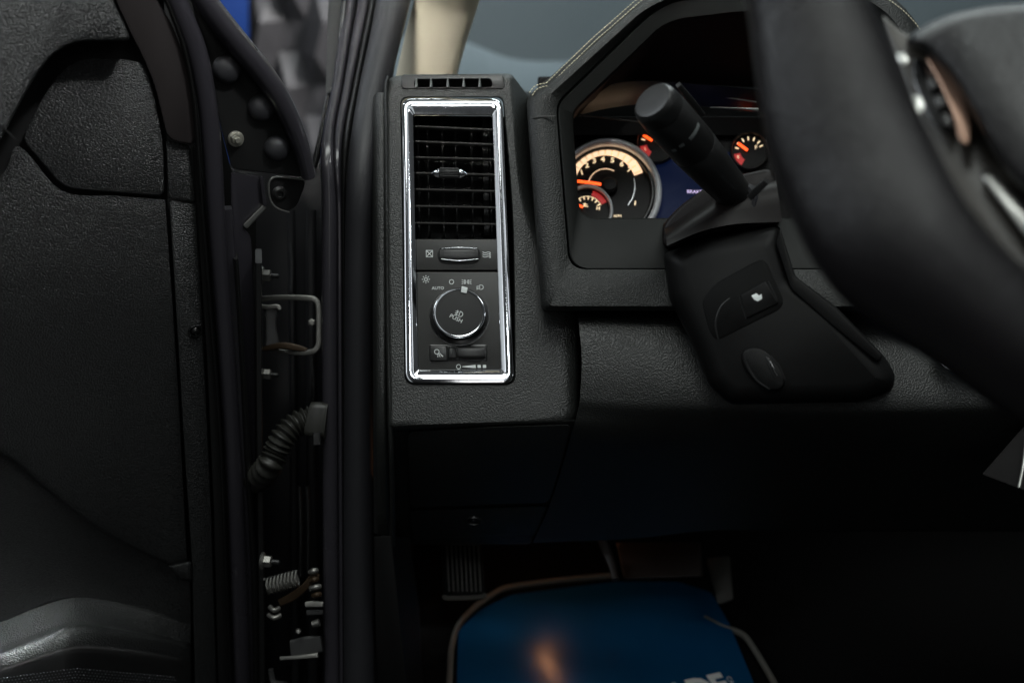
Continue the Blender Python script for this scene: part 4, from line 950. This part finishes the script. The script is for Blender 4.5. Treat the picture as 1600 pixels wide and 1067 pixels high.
# ================================================================== STEERING WHEEL
wh = thing('steering_wheel', P(1560, 600, .46), 'large blurred black leather steering wheel with spoke buttons', 'steering wheel')
rimp = [(1215, -420, .46, 84), (1200, -300, .455, 84), (1205, -190, .45, 84), (1232, -90, .445, 85), (1256, 0, .44, 88), (1292, 130, .43, 106), (1331, 250, .42, 116), (1402, 385, .405, 117), (1530, 496, .395, 99), (1650, 585, .39, 95), (1800, 650, .39, 95), (1960, 660, .40, 95), (2120, 600, .42, 95), (2260, 470, .45, 95)]
sweep('wheel_rim', rimp, M['wheel'], wh, .017, [(math.cos(i*math.pi/16), math.sin(i*math.pi/16)) for i in range(32)], 8)
sweep('rim_seam', [(1342, -60, .445, 8), (1358, 20, .438, 8), (1395, 110, .43, 9), (1430, 205, .424, 10), (1480, 300, .418, 10), (1550, 385, .41, 10), (1640, 470, .405, 10), (1760, 545, .405, 10), (1900, 560, .41, 10)], M['wheeltrim'], wh, .006, ROUND, 6)
HUB = PL((1500, 200, .47), (1500, 50, .49), (1650, 200, .45))
hub = ccw([(1408, 68), (1438, 42), (1485, 22), (1545, 10), (1620, 4), (1800, 0), (1800, 420), (1640, 330), (1585, 285), (1552, 240), (1520, 180), (1485, 120), (1450, 82)])
loft('airbag_cover', ploops(HUB, [(hub, 18, -.06), (hub, 18, -.006), (shrink(hub, 3), 18, .001), (shrink(hub, 8), 18, .004), (shrink(hub, 15), 16, .0055)], 5), M['wheel'], wh, cap1=True, smooth=50)
spk2 = slab('spoke', HUB, [(1375, 20), (1410, 52), (1470, 78), (1520, 125), (1560, 190), (1600, 250), (1650, 300), (1720, 370), (1700, 560), (1600, 450), (1520, 360), (1455, 240), (1415, 130)], -.022, .02, M['wheeltrim'], wh, 14, 5)
slab('switch_pod', HUB, [(1425, 88), (1450, 100), (1475, 140), (1492, 190), (1490, 215), (1462, 200), (1440, 165), (1424, 120)], -.014, .008, M['gloss'], spk2, 12, 4)
slab('pod_trim', HUB, [(1444, 86), (1466, 98), (1498, 138), (1516, 190), (1515, 228), (1499, 222), (1490, 180), (1470, 134)], -.008, .006, M['pink'], spk2, 8, 3)
slab('spoke_button', HUB, [(1424, 150), (1438, 148), (1446, 166), (1438, 182), (1426, 172)], .003, .006, M['silver'], spk2, 4, 3)
slab('spoke_button', HUB, [(1398, 84), (1414, 82), (1422, 97), (1408, 104)], .001, .006, M['silver'], spk2, 4, 3)
for bu, bv in ((1456, 130), (1468, 158), (1478, 188)):
    slab('spoke_key', HUB, [(bu-9, bv-9), (bu+4, bv-12), (bu+10, bv+7), (bu-2, bv+11)], -.008, .005, M['smooth'], spk2, 4, 3)
slab('spoke_strip', HUB, [(1530, 272), (1552, 272), (1640, 360), (1680, 400), (1660, 410), (1600, 365)], -.012, .006, M['silver'], spk2, 10, 4)

# ignition ring and console
ig = P(1500, 548, .75)
o = lathe('ignition_ring', ig, (CAM-ig).normalized()+Vector((-.35, 0, .1)), [(.0165, -.01), (.0175, 0), (.0165, .002), (.0155, .001), (.015, -.006)], M['chrome'], None, 40)
tag(o, 'chrome ring on the lower dash, mostly hidden by the wheel', 'trim ring')
CO = PL((1540, 740, .74), (1600, 660, .76), (1610, 770, .72))
cs = thing('centre_console', CO.at(1600, 765), 'grey side of the centre console at the right edge', 'console')
slab('console_side', CO, [(1534, 741), (1612, 652), (1700, 560), (1700, 800), (1603, 767)], 0, .02, M['console'], cs, 3, 1.5)
sweep('console_edge', [(1606, 660, .745, 2.5), (1600, 720, .73, 2.5), (1592, 762, .718, 2.5)], M['silver'], cs, .001, ROUND, 3)

# ================================================================== FOOTWELL
ft = thing('footwell', FLOOR.at(900, 900), 'dark carpeted footwell under the dashboard', 'footwell')
box('footwell_carpet', (-.9, .25, .77), (1.6, 1.75, .798), M['carpet'], ft)
patch('firewall', [[(560, 780, 1.35), (900, 780, 1.35), (1700, 780, 1.35)], [(560, 880, 1.38), (900, 880, 1.38), (1700, 880, 1.38)], [(560, 960, 1.36), (900, 930, 1.36), (1700, 930, 1.36)]], M['carpet'], ft, 3, 3, t=.02)
slab('kick_panel', PL((640, 850, .95), (640, 1067, 1.0), (600, 850, .9)), [(600, 835), (640, 838), (655, 950), (662, 1110), (590, 1110)], 0, .02, M['black'], ft, 3, 2)
fm = thing('floor_mat', FLOOR.at(900, 1000), 'black carpet floor mat with beige piped edge', 'floor mat')
FM = Plane(FLOOR.at(900, 1000, .006), Vector((0, 0, 1)))
slab('mat_carpet', FM, [(704, 1010), (738, 950), (790, 916), (960, 896), (1100, 900), (1145, 982), (1230, 1110), (695, 1110)], 0, .006, M['carpet'], fm, 12, 1)
def fpath(pts, w_): return [(*FM.at(u, v, .003), w_) for u, v in pts]
sweep('mat_piping', fpath([(700, 1110), (703, 1050), (706, 1010), (718, 975), (742, 948), (770, 928), (795, 917), (860, 908), (920, 902), (962, 898)], .0032), M['piping'], fm, .0035, ROUND, 6, world=True, nrm=Vector((0, 0, 1)))
sweep('mat_piping', fpath([(1100, 965), (1130, 980), (1150, 986), (1166, 996), (1185, 1024), (1206, 1060), (1235, 1110)], .0032), M['piping'], fm, .0035, ROUND, 6, world=True, nrm=Vector((0, 0, 1)))
FP = Plane(FLOOR.at(900, 1000, .011), Vector((0, 0, 1)))
pm = thing('paper_floor_mat', FP.at(900, 1050), 'glossy blue protective paper mat with bold white letters', 'paper mat')
slab('paper_sheet', FP, [(716, 985), (750, 952), (800, 928), (960, 908), (1060, 908), (1112, 925), (1140, 975), (1200, 1120), (712, 1120)], .0008, .0008, M['paper'], pm, 6, .3)
text('printed_letters', 'ADE', FP, 1093, 1080, 46, M['white'], pm, .0011, -13, bold=.045, sx=.78)
text('printed_small_letters', 'CAR CARE', FP, 1150, 1078, 8, M['smallprint'] if 'smallprint' in M else M['white'], pm, .0011, 57, sx=1.1)
# parking brake pedal
pb = thing('parking_brake_pedal', P(725, 940, 1.0), 'ribbed rubber parking brake pedal below the dash, left of the mat', 'pedal')
PB = PL((725, 935, .99), (725, 850, 1.02), (760, 935, .99))
slab('pedal_pad', PB, [(690, 845), (751, 845), (760, 930), (754, 937), (698, 938), (692, 930)], 0, .012, M['recess_shade'], pb, 4, 3)  # near-black pad paints the shade between the ribs
for i in range(8):
    u0 = 698+i*7; u1 = 701+i*7
    slab('pedal_rib', PB, [(u0-1.3, 850), (u0+1.3, 850), (u1+2.3, 924), (u1-.6, 924)], .0035, .0045, M['pedal'], pb, .6, .7)
sweep('pedal_lip', [(693, 930, .985, 3), (700, 934, .984, 3.5), (752, 932, .984, 3.5), (758, 926, .985, 3)], M['pedal'], pb, .002, FLAT, 3)
sweep('pedal_arm', [(722, 800, 1.10, 14), (724, 850, 1.05, 14), (726, 900, 1.03, 14)], M['black'], pb, .004, FLAT, 3)
# brake pedal with bracket
bk = thing('brake_pedal', P(1000, 900, 1.1), 'brown lit brake pedal arm hanging above the mat', 'pedal')
sweep('pedal_arm', [(940, 842, 1.08, 7), (948, 862, 1.08, 7), (957, 884, 1.07, 6), (962, 905, 1.06, 5)], M['warmpedal'], bk, .004, FLAT, 4)
slab('pedal_pad', PL((1030, 895, 1.09), (1030, 845, 1.12), (1080, 895, 1.09)), [(962, 846), (1095, 846), (1098, 900), (975, 904)], 0, .01, M['warmpedal'], bk, 4, 3)
ac = thing('accelerator_pedal', P(1120, 945, 1.1), 'faint black accelerator pedal in the dark, right of the brake pedal', 'pedal')
slab('pedal_pad', PL((1125, 940, 1.09), (1125, 850, 1.14), (1160, 940, 1.08)), [(1103, 872), (1140, 868), (1146, 936), (1122, 944)], 0, .01, M['pedal'], ac, 4, 2)
# warm footwell lamp fixed under the dash, its glow mirrored in the glossy paper
hit = FP.at(838, 1028); inc = (hit-CAM).normalized(); refl = inc-2*inc.z*Vector((0, 0, 1))
lp = hit+refl*.22
fl = area('footwell_lamp', lp, hit, .016, .04, .026, (1, .42, .18))
